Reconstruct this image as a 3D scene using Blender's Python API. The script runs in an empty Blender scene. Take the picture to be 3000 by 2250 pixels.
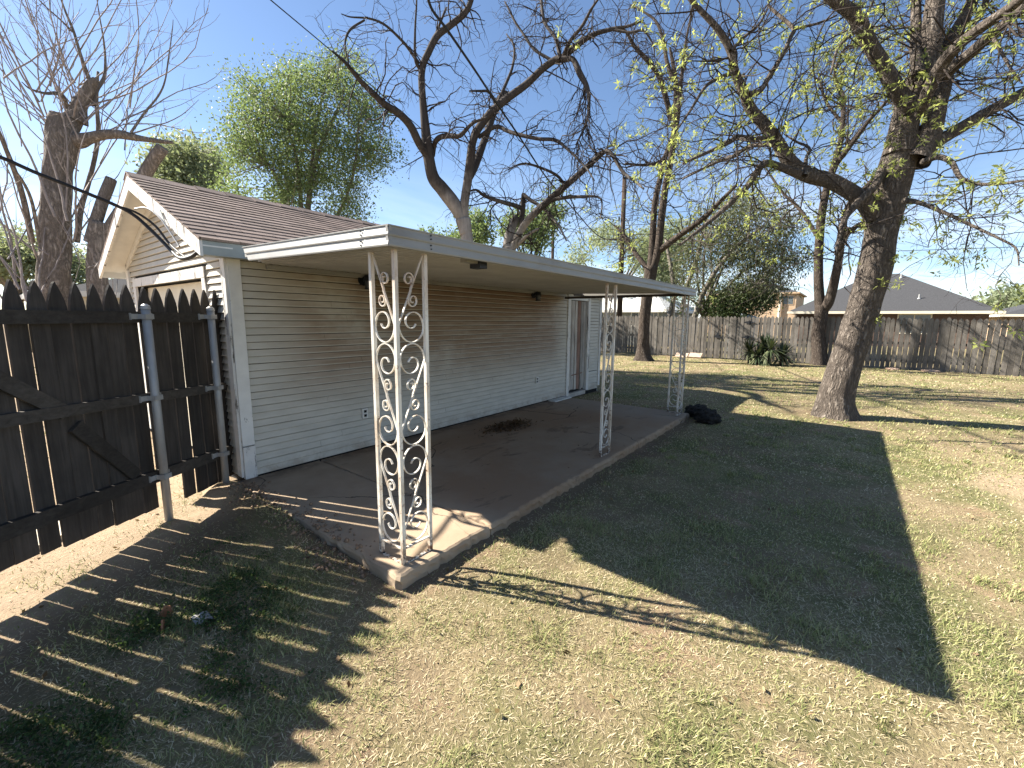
import bpy, math, random
import numpy as np
from mathutils import Vector, Matrix

# ------------------------------------------------------------------ camera, sky, sun, exposure
SC = bpy.context.scene
COL = SC.collection
W, H, FPX = 3000.0, 2250.0, 1271.08
EYE = np.array([0.0, 0.0, 1.6])          # z = 0 is the top of the patio slab
YAW, PITCH, ROLL = map(math.radians, (37.638, 8.540, 0.512))
SUN_AZ, SUN_EL = math.radians(111.2), math.radians(37.9)   # azimuth ccw from +X
_f = np.array([math.cos(YAW)*math.cos(PITCH), math.sin(YAW)*math.cos(PITCH), -math.sin(PITCH)])
_r = np.array([math.sin(YAW), -math.cos(YAW), 0.0]); _u = np.cross(_r, _f)
c_, s_ = math.cos(ROLL), math.sin(ROLL)
RR, UU, FF = c_*_r + s_*_u, -s_*_r + c_*_u, _f

cam_data = bpy.data.cameras.new('camera'); cam = bpy.data.objects.new('camera', cam_data); COL.objects.link(cam)
M = Matrix(((RR[0], UU[0], -FF[0], EYE[0]), (RR[1], UU[1], -FF[1], EYE[1]), (RR[2], UU[2], -FF[2], EYE[2]), (0, 0, 0, 1)))
cam.matrix_world = M
cam_data.sensor_fit = 'HORIZONTAL'; cam_data.sensor_width = 36.0; cam_data.lens = FPX/W*36.0
cam_data.clip_start = 0.05; cam_data.clip_end = 2000.0
SC.camera = cam
SC.render.resolution_x, SC.render.resolution_y = 1024, 768

world = bpy.data.worlds.new('World'); SC.world = world; world.use_nodes = True
wt = world.node_tree; wt.nodes.clear()
def wn(t, **k):
    n = wt.nodes.new(t)
    for a, b in k.items(): setattr(n, a, b)
    return n
sky = wn('ShaderNodeTexSky', sky_type='NISHITA', sun_disc=False, sun_elevation=SUN_EL, sun_rotation=math.radians(90)-SUN_AZ,
         altitude=900.0, air_density=1.0, dust_density=0.5, ozone_density=3.0)
tc = wn('ShaderNodeTexCoord'); sep = wn('ShaderNodeSeparateXYZ'); wt.links.new(tc.outputs['Generated'], sep.inputs[0])
mx = wn('ShaderNodeMath', operation='MAXIMUM'); mx.inputs[1].default_value = 0.035; wt.links.new(sep.outputs[2], mx.inputs[0])
dvx = wn('ShaderNodeMath', operation='DIVIDE'); wt.links.new(sep.outputs[0], dvx.inputs[0]); wt.links.new(mx.outputs[0], dvx.inputs[1])
dvy = wn('ShaderNodeMath', operation='DIVIDE'); wt.links.new(sep.outputs[1], dvy.inputs[0]); wt.links.new(mx.outputs[0], dvy.inputs[1])
cmb = wn('ShaderNodeCombineXYZ'); wt.links.new(dvx.outputs[0], cmb.inputs[0]); wt.links.new(dvy.outputs[0], cmb.inputs[1])
mp = wn('ShaderNodeMapping'); mp.inputs['Scale'].default_value = (0.16, 0.34, 1); mp.inputs['Rotation'].default_value = (0, 0, 0.5)
mp.inputs['Location'].default_value = (0.55, 0.2, 0)
wt.links.new(cmb.outputs[0], mp.inputs[0])
nz = wn('ShaderNodeTexNoise'); nz.inputs['Scale'].default_value = 1.0; nz.inputs['Detail'].default_value = 7; nz.inputs['Roughness'].default_value = 0.62; nz.inputs['Distortion'].default_value = 0.5
wt.links.new(mp.outputs[0], nz.inputs['Vector'])
rp = wn('ShaderNodeValToRGB'); rp.color_ramp.elements[0].position = 0.40; rp.color_ramp.elements[1].position = 0.70
rp.color_ramp.elements[0].color = (0, 0, 0, 1); rp.color_ramp.elements[1].color = (0.75, 0.75, 0.75, 1)
wt.links.new(nz.outputs['Fac'], rp.inputs[0])
lo = wn('ShaderNodeMapRange'); lo.inputs['From Min'].default_value = 0.33; lo.inputs['From Max'].default_value = 0.06
wt.links.new(sep.outputs[2], lo.inputs['Value'])
ml = wn('ShaderNodeMath', operation='MULTIPLY'); wt.links.new(rp.outputs[0], ml.inputs[0]); wt.links.new(lo.outputs[0], ml.inputs[1])
mixc = wn('ShaderNodeMix', data_type='RGBA'); wt.links.new(ml.outputs[0], mixc.inputs['Factor']); wt.links.new(sky.outputs[0], mixc.inputs['A'])
mixc.inputs['B'].default_value = (8.2, 8.5, 9.2, 1)
bg = wn('ShaderNodeBackground'); bg.inputs['Strength'].default_value = 0.060
wt.links.new(mixc.outputs['Result'], bg.inputs['Color'])
wo = wn('ShaderNodeOutputWorld'); wt.links.new(bg.outputs[0], wo.inputs['Surface'])

sun_d = bpy.data.lights.new('sun', 'SUN'); sun_d.energy = 5.0; sun_d.angle = math.radians(0.53); sun_d.color = (1.0, 0.93, 0.82)
sun = bpy.data.objects.new('sun', sun_d); COL.objects.link(sun)
sdir = Vector((math.cos(SUN_AZ)*math.cos(SUN_EL), math.sin(SUN_AZ)*math.cos(SUN_EL), math.sin(SUN_EL)))
sun.rotation_euler = sdir.to_track_quat('Z', 'Y').to_euler(); sun.location = (0, 10, 20)
SC.view_settings.view_transform = 'Standard'; SC.view_settings.look = 'None'
SC.view_settings.exposure = 1.78; SC.view_settings.gamma = 1.0; SC.view_settings.use_curve_mapping = False
SC.render.engine = 'CYCLES'
SC.cycles.use_denoising = True
SC.cycles.max_bounces = 6; SC.cycles.diffuse_bounces = 3; SC.cycles.transparent_max_bounces = 8

# ------------------------------------------------------------------ helpers
rng = np.random.default_rng(7); random.seed(7)
def ray(px, py): return FF + (px-W/2)/FPX*RR - (py-H/2)/FPX*UU
def at_d(px, py, dist):            # point on the pixel's ray at a horizontal distance
    d = ray(px, py); return EYE + d*(dist/math.hypot(d[0], d[1]))
def at_x(px, py, X): d = ray(px, py); return EYE + d*(X/d[0])
def at_z(px, py, z): d = ray(px, py); return EYE + d*((z-EYE[2])/d[2])
def depth(p): return float((np.asarray(p)-EYE) @ FF)

ORG = {}
def empty(name, loc):
    o = bpy.data.objects.new(name, None); COL.objects.link(o); o.location = loc; o.empty_display_size = 0.2
    ORG[o.name] = np.array(loc, float); return o
def tag(o, label, cat, group=None):
    o['label'] = label; o['category'] = cat
    if group: o['group'] = group
    return o
def mk(name, verts, faces, mat, parent=None, smooth=False, loc=None, attr=None):
    verts = np.asarray(verts, np.float32)
    if parent is not None: org = ORG[parent.name]
    elif loc is not None: org = np.array(loc, float)
    else: org = np.zeros(3)
    v = verts - org.astype(np.float32)
    me = bpy.data.meshes.new(name)
    if isinstance(faces, np.ndarray):
        n, k = faces.shape
        me.vertices.add(len(v)); me.vertices.foreach_set('co', v.ravel())
        me.loops.add(n*k); me.loops.foreach_set('vertex_index', faces.ravel().astype(np.int32))
        me.polygons.add(n); me.polygons.foreach_set('loop_start', np.arange(0, n*k, k, dtype=np.int32))
        me.update(calc_edges=True)
    else:
        me.from_pydata(v.tolist(), [], faces); me.update()
    if smooth: me.polygons.foreach_set('use_smooth', np.ones(len(me.polygons), bool))
    if attr is not None:
        for an, av in attr.items():
            a = me.attributes.new(an, 'FLOAT', 'POINT'); a.data.foreach_set('value', np.asarray(av, np.float32))
    for m in (mat if isinstance(mat, (list, tuple)) else [mat]): me.materials.append(m)
    o = bpy.data.objects.new(name, me); COL.objects.link(o)
    if parent is not None: o.parent = parent; ORG[o.name] = org
    else: o.location = org; ORG[o.name] = org
    return o
class MB:
    def __init__(s): s.v = []; s.f = []
    def add(s, vs, fs):
        b = len(s.v); s.v += [tuple(map(float, p)) for p in vs]; s.f += [tuple(b+i for i in f) for f in fs]; return s
    def box(s, x0, x1, y0, y1, z0, z1):
        return s.add([(x0,y0,z0),(x1,y0,z0),(x1,y1,z0),(x0,y1,z0),(x0,y0,z1),(x1,y0,z1),(x1,y1,z1),(x0,y1,z1)],
                     [(0,3,2,1),(4,5,6,7),(0,1,5,4),(1,2,6,5),(2,3,7,6),(3,0,4,7)])
    def obox(s, c, ax, ay, az, hx, hy, hz):
        c, ax, ay, az = (np.asarray(q, float) for q in (c, ax, ay, az))
        vs = [c + sx*hx*ax + sy*hy*ay + sz*hz*az for sz in (-1,1) for sx, sy in ((-1,-1),(1,-1),(1,1),(-1,1))]
        return s.add(vs, [(0,3,2,1),(4,5,6,7),(0,1,5,4),(1,2,6,5),(2,3,7,6),(3,0,4,7)])
    def prism(s, poly, ex):
        n = len(poly); ex = np.asarray(ex, float); a = [np.asarray(p, float) for p in poly]
        fs = [tuple(range(n))[::-1], tuple(range(n, 2*n))] + [(i, (i+1) % n, n+(i+1) % n, n+i) for i in range(n)]
        return s.add(a + [p+ex for p in a], fs)
    def cyl(s, p0, p1, r0, r1=None, n=12):
        r1 = r0 if r1 is None else r1
        p0, p1 = np.asarray(p0, float), np.asarray(p1, float); t = (p1-p0)/np.linalg.norm(p1-p0)
        a = np.cross(t, (0,0,1) if abs(t[2]) < .9 else (1,0,0)); a /= np.linalg.norm(a); b = np.cross(t, a)
        vs = [p + r*(math.cos(2*math.pi*i/n)*a + math.sin(2*math.pi*i/n)*b) for p, r in ((p0, r0), (p1, r1)) for i in range(n)]
        return s.add(vs, [(i, (i+1) % n, n+(i+1) % n, n+i) for i in range(n)] + [tuple(range(n))[::-1], tuple(range(n, 2*n))])
    def build(s, name, mat, parent=None, smooth=False, loc=None): return mk(name, s.v, s.f, mat, parent, smooth, loc)
def structure(o): o['kind'] = 'structure'; return o

# value noise for geometry
_NT = rng.random((256, 256))
def vnoise(x, y):
    x = np.asarray(x, float); y = np.asarray(y, float)
    xi = np.floor(x).astype(int); yi = np.floor(y).astype(int); fx = x-xi; fy = y-yi
    fx = fx*fx*(3-2*fx); fy = fy*fy*(3-2*fy)
    g = lambda a, b: _NT[a % 256, b % 256]
    return (g(xi,yi)*(1-fx)+g(xi+1,yi)*fx)*(1-fy) + (g(xi,yi+1)*(1-fx)+g(xi+1,yi+1)*fx)*fy
def fbm(x, y, o=4):
    t = 0; a = .5
    for i in range(o): t = t + a*vnoise(x*2**i+17*i, y*2**i+31*i); a *= .5
    return t
def sstep(a, b, x): t = np.clip((np.asarray(x, float)-a)/(b-a), 0, 1); return t*t*(3-2*t)

# ------------------------------------------------------------------ materials
class Mat:
    def __init__(s, name, rough=0.8, spec=0.3, metal=0.0):
        s.m = bpy.data.materials.new(name); s.m.use_nodes = True; s.t = s.m.node_tree
        s.b = s.t.nodes['Principled BSDF']; s.b.inputs['Roughness'].default_value = rough
        s.b.inputs['Specular IOR Level'].default_value = spec; s.b.inputs['Metallic'].default_value = metal
        s._co = None
    def n(s, t, **k):
        n = s.t.nodes.new(t)
        for a, b in k.items(): setattr(n, a, b)
        return n
    def l(s, a, b): s.t.links.new(a, b)
    def pos(s):
        if s._co is None: s._co = s.n('ShaderNodeNewGeometry').outputs['Position']
        return s._co
    def obj(s): return s.n('ShaderNodeTexCoord').outputs['Object']
    def rnd(s): return s.n('ShaderNodeObjectInfo').outputs['Random']
    def noise(s, scale=5, detail=5, rough=.55, vec=None, sc=(1,1,1), dist=0.0, off=(0,0,0)):
        mp = s.n('ShaderNodeMapping'); mp.inputs['Scale'].default_value = sc; mp.inputs['Location'].default_value = off
        s.l(vec if vec is not None else s.pos(), mp.inputs[0])
        n = s.n('ShaderNodeTexNoise'); n.inputs['Scale'].default_value = scale; n.inputs['Detail'].default_value = detail
        n.inputs['Roughness'].default_value = rough; n.inputs['Distortion'].default_value = dist
        s.l(mp.outputs[0], n.inputs['Vector']); return n.outputs['Fac']
    def ramp(s, fac, *st):
        r = s.n('ShaderNodeValToRGB'); e = r.color_ramp.elements
        for i, (p, c) in enumerate(st):
            q = e[i] if i < 2 else e.new(p)
            q.position = p; q.color = (*c, 1) if isinstance(c, tuple) else (c, c, c, 1)
        s.l(fac, r.inputs[0]); return r.outputs['Color']
    def mix(s, fac, a, b, blend='MIX'):
        m = s.n('ShaderNodeMix', data_type='RGBA', blend_type=blend)
        for k, q in (('Factor', fac), ('A', a), ('B', b)):
            i = m.inputs[k] if k != 'Factor' else m.inputs[0]
            if isinstance(q, tuple): i.default_value = (*q, 1)
            elif isinstance(q, (int, float)): i.default_value = q
            else: s.l(q, i)
        return m.outputs['Result']
    def math(s, op, a, b=None, clamp=False):
        m = s.n('ShaderNodeMath', operation=op); m.use_clamp = clamp
        for i, q in enumerate((a, b)):
            if q is None: continue
            if isinstance(q, (int, float)): m.inputs[i].default_value = q
            else: s.l(q, m.inputs[i])
        return m.outputs[0]
    def rng(s, v, a, b, c=0.0, d=1.0, smooth=True):
        m = s.n('ShaderNodeMapRange'); m.interpolation_type = 'SMOOTHSTEP' if smooth else 'LINEAR'
        for k, q in zip(('From Min','From Max','To Min','To Max'), (a,b,c,d)): m.inputs[k].default_value = q
        s.l(v, m.inputs['Value']); return m.outputs[0]
    def xyz(s, v=None):
        q = s.n('ShaderNodeSeparateXYZ'); s.l(v if v is not None else s.pos(), q.inputs[0]); return q.outputs
    def color(s, c):
        if isinstance(c, tuple): s.b.inputs['Base Color'].default_value = (*c, 1)
        else: s.l(c, s.b.inputs['Base Color'])
    def bump(s, h, strength=.4, dist=.01):
        b = s.n('ShaderNodeBump'); b.inputs['Strength'].default_value = strength; b.inputs['Distance'].default_value = dist
        s.l(h, b.inputs['Height']); s.l(b.outputs[0], s.b.inputs['Normal'])
    def attr(s, name): a = s.n('ShaderNodeAttribute', attribute_name=name); return a.outputs['Fac']

def m_plain(name, col, rough=.7, var=.25, scale=8, bump=.15, bd=.004, spec=.3, metal=0.0, sc=(1,1,1), objvar=0.0):
    m = Mat(name, rough, spec, metal)
    n = m.noise(scale, 6, .6, sc=sc)
    lo = tuple(c*(1-var) for c in col); hi = tuple(min(1, c*(1+var)) for c in col)
    c = m.ramp(n, (.3, lo), (.7, hi))
    if objvar:
        k = m.rng(m.rnd(), 0, 1, 1-objvar, 1+objvar, False); cc = m.n('ShaderNodeCombineColor')
        for i in range(3): m.l(k, cc.inputs[i])
        c = m.mix(1.0, c, cc.outputs[0], 'MULTIPLY')
    m.color(c)
    if bump: m.bump(m.noise(scale*6, 4, .6, sc=sc), bump, bd)
    return m.m

def m_siding():
    m = Mat('painted_siding', .62, .3)
    p = m.xyz(); x, y, z = p[0], p[1], p[2]
    base = m.ramp(m.noise(3, 6, .65, sc=(1,1,3)), (.25, (.43,.405,.345)), (.75, (.57,.54,.47)))
    # brown weather stain spread over the middle of the wall, running down under the patio roof
    fx = m.math('MULTIPLY', m.rng(x, 1.75, 2.7), m.rng(x, 7.9, 7.2))
    fz = m.math('MULTIPLY', m.rng(z, .40, 1.25), 1.0)
    sn = m.noise(.8, 5, .6, sc=(1,1,1.4), off=(3,0,1))
    st = m.math('MULTIPLY', m.math('MULTIPLY', fx, fz), m.rng(sn, .22, .50))
    fine = m.noise(2.5, 6, .7, sc=(.7,1,7))
    st = m.math('MULTIPLY', st, m.rng(fine, .22, .62, .6, 1.0))
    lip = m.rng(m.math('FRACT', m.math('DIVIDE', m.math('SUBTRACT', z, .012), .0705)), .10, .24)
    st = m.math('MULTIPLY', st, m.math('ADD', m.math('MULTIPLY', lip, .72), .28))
    c = m.mix(m.math('MULTIPLY', st, .92, True), base, (.225,.145,.085))
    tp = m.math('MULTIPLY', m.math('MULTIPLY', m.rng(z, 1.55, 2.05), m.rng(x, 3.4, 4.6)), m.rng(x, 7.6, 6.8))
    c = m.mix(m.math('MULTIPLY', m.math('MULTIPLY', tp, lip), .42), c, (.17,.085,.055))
    # dirt splash at the bottom and bare patches
    low = m.math('MULTIPLY', m.rng(z, .22, .0), m.rng(m.noise(6, 6, .7), .35, .65))
    c = m.mix(m.math('MULTIPLY', low, .6), c, (.25,.18,.12))
    peel = m.noise(9, 7, .75, sc=(.5,1,2.2))
    pl = m.math('MULTIPLY', m.rng(peel, .66, .70), m.math('MAXIMUM', m.rng(z, .5, .05), m.rng(x, 8.6, 9.1)))
    c = m.mix(pl, c, (.12,.105,.09))
    m.color(c); m.bump(m.noise(14, 6, .7, sc=(.25,1,3)), .35, .004); return m.m
def m_paint(name, col, peel=.62, bare=(.13,.115,.10), sc=(1,1,.35)):
    m = Mat(name, .6, .3)
    b = m.ramp(m.noise(4, 6, .65), (.25, tuple(q*.82 for q in col)), (.75, tuple(min(.9, q*1.08) for q in col)))
    n = m.noise(7, 8, .78, sc=sc)
    m.color(m.mix(m.rng(n, peel, peel+.05), b, bare)); m.bump(m.rng(n, peel, peel+.05, 1, 0), .4, .003); return m.m
def m_wood(name, a, b, axis='z', objvar=.25):
    m = Mat(name, .85, .15); v = m.obj()
    sc = (1,1,.06) if axis == 'z' else (.06,1,1)
    off = m.rnd(); cv = m.n('ShaderNodeCombineXYZ'); m.l(m.math('MULTIPLY', off, 37.0), cv.inputs[0]); m.l(m.math('MULTIPLY', off, 11.0), cv.inputs[1])
    va = m.n('ShaderNodeVectorMath', operation='ADD'); m.l(m.pos(), va.inputs[0]); m.l(cv.outputs[0], va.inputs[1])
    g = m.noise(38, 6, .65, vec=va.outputs[0], sc=sc, dist=.4)
    bl = m.noise(2.2, 4, .6, vec=va.outputs[0])
    c = m.ramp(g, (.25, a), (.75, b))
    c = m.mix(m.rng(bl, .3, .75, 0, .55), c, tuple(q*.55 for q in a))
    k = m.rng(m.rnd(), 0, 1, 1-objvar, 1+objvar, False); cc = m.n('ShaderNodeCombineColor')
    for i in range(3): m.l(k, cc.inputs[i])
    m.color(m.mix(1.0, c, cc.outputs[0], 'MULTIPLY')); m.bump(g, .5, .004); return m.m
def m_bark(name, a, b, scale=9, strength=1.0, bd=.03, sc=(1,1,.28), lichen=None):
    m = Mat(name, .92, .1)
    wv = m.n('ShaderNodeTexNoise'); wv.inputs['Scale'].default_value = 2.3; wv.inputs['Detail'].default_value = 3; m.l(m.pos(), wv.inputs['Vector'])
    ad = m.n('ShaderNodeVectorMath', operation='MULTIPLY_ADD'); m.l(wv.outputs['Color'], ad.inputs[0]); ad.inputs[1].default_value = (.16,.16,.5); m.l(m.pos(), ad.inputs[2])
    n1 = m.noise(scale*2.6, 4, .55, vec=ad.outputs[0], sc=sc)
    rid = m.math('SUBTRACT', 1.0, m.math('MULTIPLY', m.math('ABSOLUTE', m.math('SUBTRACT', n1, .5)), 4.0), True)   # ridged noise: dark furrows
    n2 = m.noise(scale*6, 6, .7, vec=ad.outputs[0], sc=(1,1,.5))
    n3 = m.noise(1.4, 4, .6)
    hgt = m.math('ADD', m.math('MULTIPLY', m.math('SUBTRACT', 1.0, rid), .55), m.math('MULTIPLY', n2, .55))
    c = m.ramp(hgt, (.22, tuple(q*.45 for q in a)), (.52, a), (.85, b))
    c = m.mix(m.rng(n3, .35, .7, 0, .35), c, tuple(q*.75 for q in a))
    if lichen: c = m.mix(m.rng(m.noise(3, 6, .7), .55, .75, 0, .6), c, lichen)
    m.color(c); m.bump(hgt, strength, bd); return m.m
def m_dead():
    m = Mat('dead_wood', .9, .12)
    n = m.noise(16, 7, .7, sc=(1,1,.15)); pale = m.ramp(n, (.25, (.22,.195,.17)), (.8, (.44,.41,.37))); dk = m.ramp(n, (.25, (.030,.026,.024)), (.8, (.10,.088,.080)))
    z = m.xyz()[2]; t = m.math('ADD', z, m.math('MULTIPLY', m.noise(1.1, 5, .6), 3.2))
    m.color(m.mix(m.rng(t, 5.6, 7.2), pale, dk)); m.bump(n, .6, .012); return m.m
def m_leaf(name, a, b, trans=.45):
    m = Mat(name, .55, .25)
    rn = m.attr('tint'); c = m.ramp(rn, (0, a), (1, b)); m.color(c)
    tr = m.n('ShaderNodeBsdfTranslucent'); m.l(m.mix(.5, c, (b[0]*1.1, b[1]*1.15, b[2]*.6)), tr.inputs['Color'])
    mxs = m.n('ShaderNodeMixShader'); mxs.inputs[0].default_value = trans
    out = m.t.nodes['Material Output']; m.l(m.b.outputs[0], mxs.inputs[1]); m.l(tr.outputs[0], mxs.inputs[2]); m.l(mxs.outputs[0], out.inputs['Surface']); return m.m
def m_grass():
    m = Mat('grass_blades', .6, .2)
    t = m.attr('tint')
    c = m.ramp(t, (0, (.72,.62,.43)), (.25, (.60,.51,.32)), (.46, (.30,.235,.13)), (.58, (.46,.43,.21)), (.85, (.20,.235,.08)), (1, (.09,.13,.04)))
    m.color(c)
    tr = m.n('ShaderNodeBsdfTranslucent'); m.l(c, tr.inputs['Color'])
    mxs = m.n('ShaderNodeMixShader'); mxs.inputs[0].default_value = .3
    out = m.t.nodes['Material Output']; m.l(m.b.outputs[0], mxs.inputs[1]); m.l(tr.outputs[0], mxs.inputs[2]); m.l(mxs.outputs[0], out.inputs['Surface']); return m.m
def m_ground():
    m = Mat('lawn_soil', .95, .1)
    dirt = m.ramp(m.noise(3, 7, .7), (.25, (.20,.135,.085)), (.75, (.35,.25,.16)))
    sand = m.ramp(m.noise(12, 7, .7), (.2, (.33,.24,.16)), (.8, (.48,.37,.255)))
    thatch = m.ramp(m.noise(26, 8, .75), (.25, (.14,.108,.058)), (.55, (.27,.22,.125)), (.85, (.44,.365,.22)))
    green = m.ramp(m.noise(30, 7, .7), (.25, (.085,.090,.035)), (.8, (.21,.205,.09)))
    g = m.mix(m.rng(m.noise(.9, 6, .65), .42, .62), thatch, green)
    g = m.mix(m.rng(m.noise(1.6, 7, .7, off=(5,2,0)), .54, .66), g, dirt)
    sd = m.mix(m.attr('sand'), m.mix(.55, dirt, (.10,.075,.055)), sand)
    c = m.mix(m.attr('bare'), g, sd)
    m.color(c); m.bump(m.noise(45, 7, .75), .8, .02); return m.m
def m_concrete():
    m = Mat('stained_concrete', .85, .2); p = m.xyz()
    b = m.ramp(m.noise(2.2, 8, .68), (.25, (.29,.215,.145)), (.75, (.42,.33,.235)))
    red = m.rng(m.noise(.7, 6, .62, off=(1.7,4,0)), .40, .62)
    inner = m.rng(p[0], 2.3, 2.9)
    c = m.mix(m.math('MULTIPLY', m.math('MULTIPLY', red, inner), .85), b, (.27,.165,.095))
    dk = m.rng(m.noise(1.3, 7, .7, sc=(1,2.2,1), dist=.6, off=(2,9,0)), .56, .64)
    c = m.mix(m.math('MULTIPLY', m.math('MULTIPLY', dk, inner), .75), c, (.085,.060,.043))
    c = m.mix(m.math('MULTIPLY', inner, .40), c, (.30,.205,.130)); far = m.rng(p[0], 6.3, 7.6); c = m.mix(m.math('MULTIPLY', far, .5), c, (.29,.245,.195))
    c = m.mix(m.rng(m.noise(60, 5, .7), .62, .75, 0, .35), c, (.08,.06,.05))
    wv = m.n('ShaderNodeTexNoise'); wv.inputs['Scale'].default_value = 3.0; wv.inputs['Detail'].default_value = 6; m.l(m.pos(), wv.inputs['Vector'])
    ad = m.n('ShaderNodeVectorMath', operation='MULTIPLY_ADD'); m.l(wv.outputs['Color'], ad.inputs[0]); ad.inputs[1].default_value = (.35,.35,.0); m.l(m.pos(), ad.inputs[2])
    vo = m.n('ShaderNodeTexVoronoi', feature='DISTANCE_TO_EDGE'); vo.inputs['Scale'].default_value = .42; m.l(ad.outputs[0], vo.inputs['Vector'])
    ck = m.math('MULTIPLY', m.rng(vo.outputs['Distance'], .0040, .0018), m.rng(m.noise(.6, 2, .5, off=(8,1,0)), .42, .52)); c = m.mix(m.math('MULTIPLY', ck, .8), c, (.03,.022,.018))
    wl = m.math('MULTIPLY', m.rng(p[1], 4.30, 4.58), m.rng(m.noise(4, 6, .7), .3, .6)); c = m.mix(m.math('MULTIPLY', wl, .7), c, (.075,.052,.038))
    m.color(c); m.bump(m.noise(22, 8, .72), .4, .006); return m.m
def m_iron():
    m = Mat('white_painted_iron', .5, .35)
    n = m.noise(9, 8, .72, sc=(1,1,.35)); n2 = m.noise(30, 6, .7)
    c = m.ramp(m.noise(5, 5, .6), (.3, (.66,.615,.53)), (.7, (.81,.78,.71)))
    c = m.mix(m.rng(n, .46, .62, 0, .6), c, (.46,.32,.19))
    c = m.mix(m.math('MULTIPLY', m.rng(n2, .58, .66), m.rng(n, .42, .57)), c, (.12,.05,.026))
    z = m.xyz()[2]
    c = m.mix(m.math('MULTIPLY', m.rng(z, .2, .02), m.rng(n2, .40, .58)), c, (.10,.055,.035))
    c = m.mix(m.math('MULTIPLY', m.rng(z, 1.55, 1.85), .35), c, (.36,.22,.155))
    m.color(c); m.bump(n2, .3, .002); return m.m
def m_alu():
    m = Mat('aged_white_aluminium', .42, .45)
    n = m.noise(4, 6, .6, sc=(.4,.4,3)); st = m.noise(1.6, 7, .7, sc=(1,1,2))
    c = m.ramp(n, (.3, (.235,.228,.208)), (.7, (.315,.306,.282)))
    c = m.mix(m.rng(st, .52, .70, 0, .5), c, (.19,.168,.138)); m.color(c); m.bump(m.noise(2, 3, .5), .12, .01); return m.m
def m_shingle():
    m = Mat('brown_asphalt_shingle', .93, .1)
    g = m.noise(160, 3, .7); b = m.noise(1.5, 6, .6)
    c = m.ramp(g, (.3, (.16,.122,.106)), (.7, (.31,.245,.215)))
    c = m.mix(m.rng(b, .4, .7, 0, .5), c, (.15,.122,.11))
    br = m.n('ShaderNodeTexBrick'); mp2 = m.n('ShaderNodeMapping'); mp2.inputs['Rotation'].default_value = (0, 0, 0)
    m.l(m.pos(), mp2.inputs[0]); m.l(mp2.outputs[0], br.inputs['Vector'])
    br.inputs['Scale'].default_value = 1; br.inputs['Brick Width'].default_value = .31; br.inputs['Row Height'].default_value = .1206
    br.inputs['Mortar Size'].default_value = .004; br.inputs['Color1'].default_value = (.74,.74,.74,1); br.inputs['Color2'].default_value = (1.2,1.2,1.2,1); br.inputs['Mortar'].default_value = (.35,.35,.35,1)
    m.color(m.mix(1.0, c, br.outputs['Color'], 'MULTIPLY')); m.bump(g, .4, .003); return m.m
def m_brick(name, a, b, mortar, sc=1.0):
    m = Mat(name, .9, .15); p = m.xyz()
    cb = m.n('ShaderNodeCombineXYZ'); m.l(m.math('ADD', p[0], p[1]), cb.inputs[0]); m.l(p[2], cb.inputs[1])
    br = m.n('ShaderNodeTexBrick'); m.l(cb.outputs[0], br.inputs['Vector']); br.inputs['Scale'].default_value = 1
    br.inputs['Brick Width'].default_value = .21*sc; br.inputs['Row Height'].default_value = .075*sc; br.inputs['Mortar Size'].default_value = .008*sc
    br.inputs['Color1'].default_value = (*a,1); br.inputs['Color2'].default_value = (*b,1); br.inputs['Mortar'].default_value = (*mortar,1)
    m.color(m.mix(m.rng(m.noise(.8, 5, .6), .3, .7, 0, .3), br.outputs['Color'], tuple(q*.6 for q in a))); m.bump(br.outputs['Fac'], -.4, .01); return m.m

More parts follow.
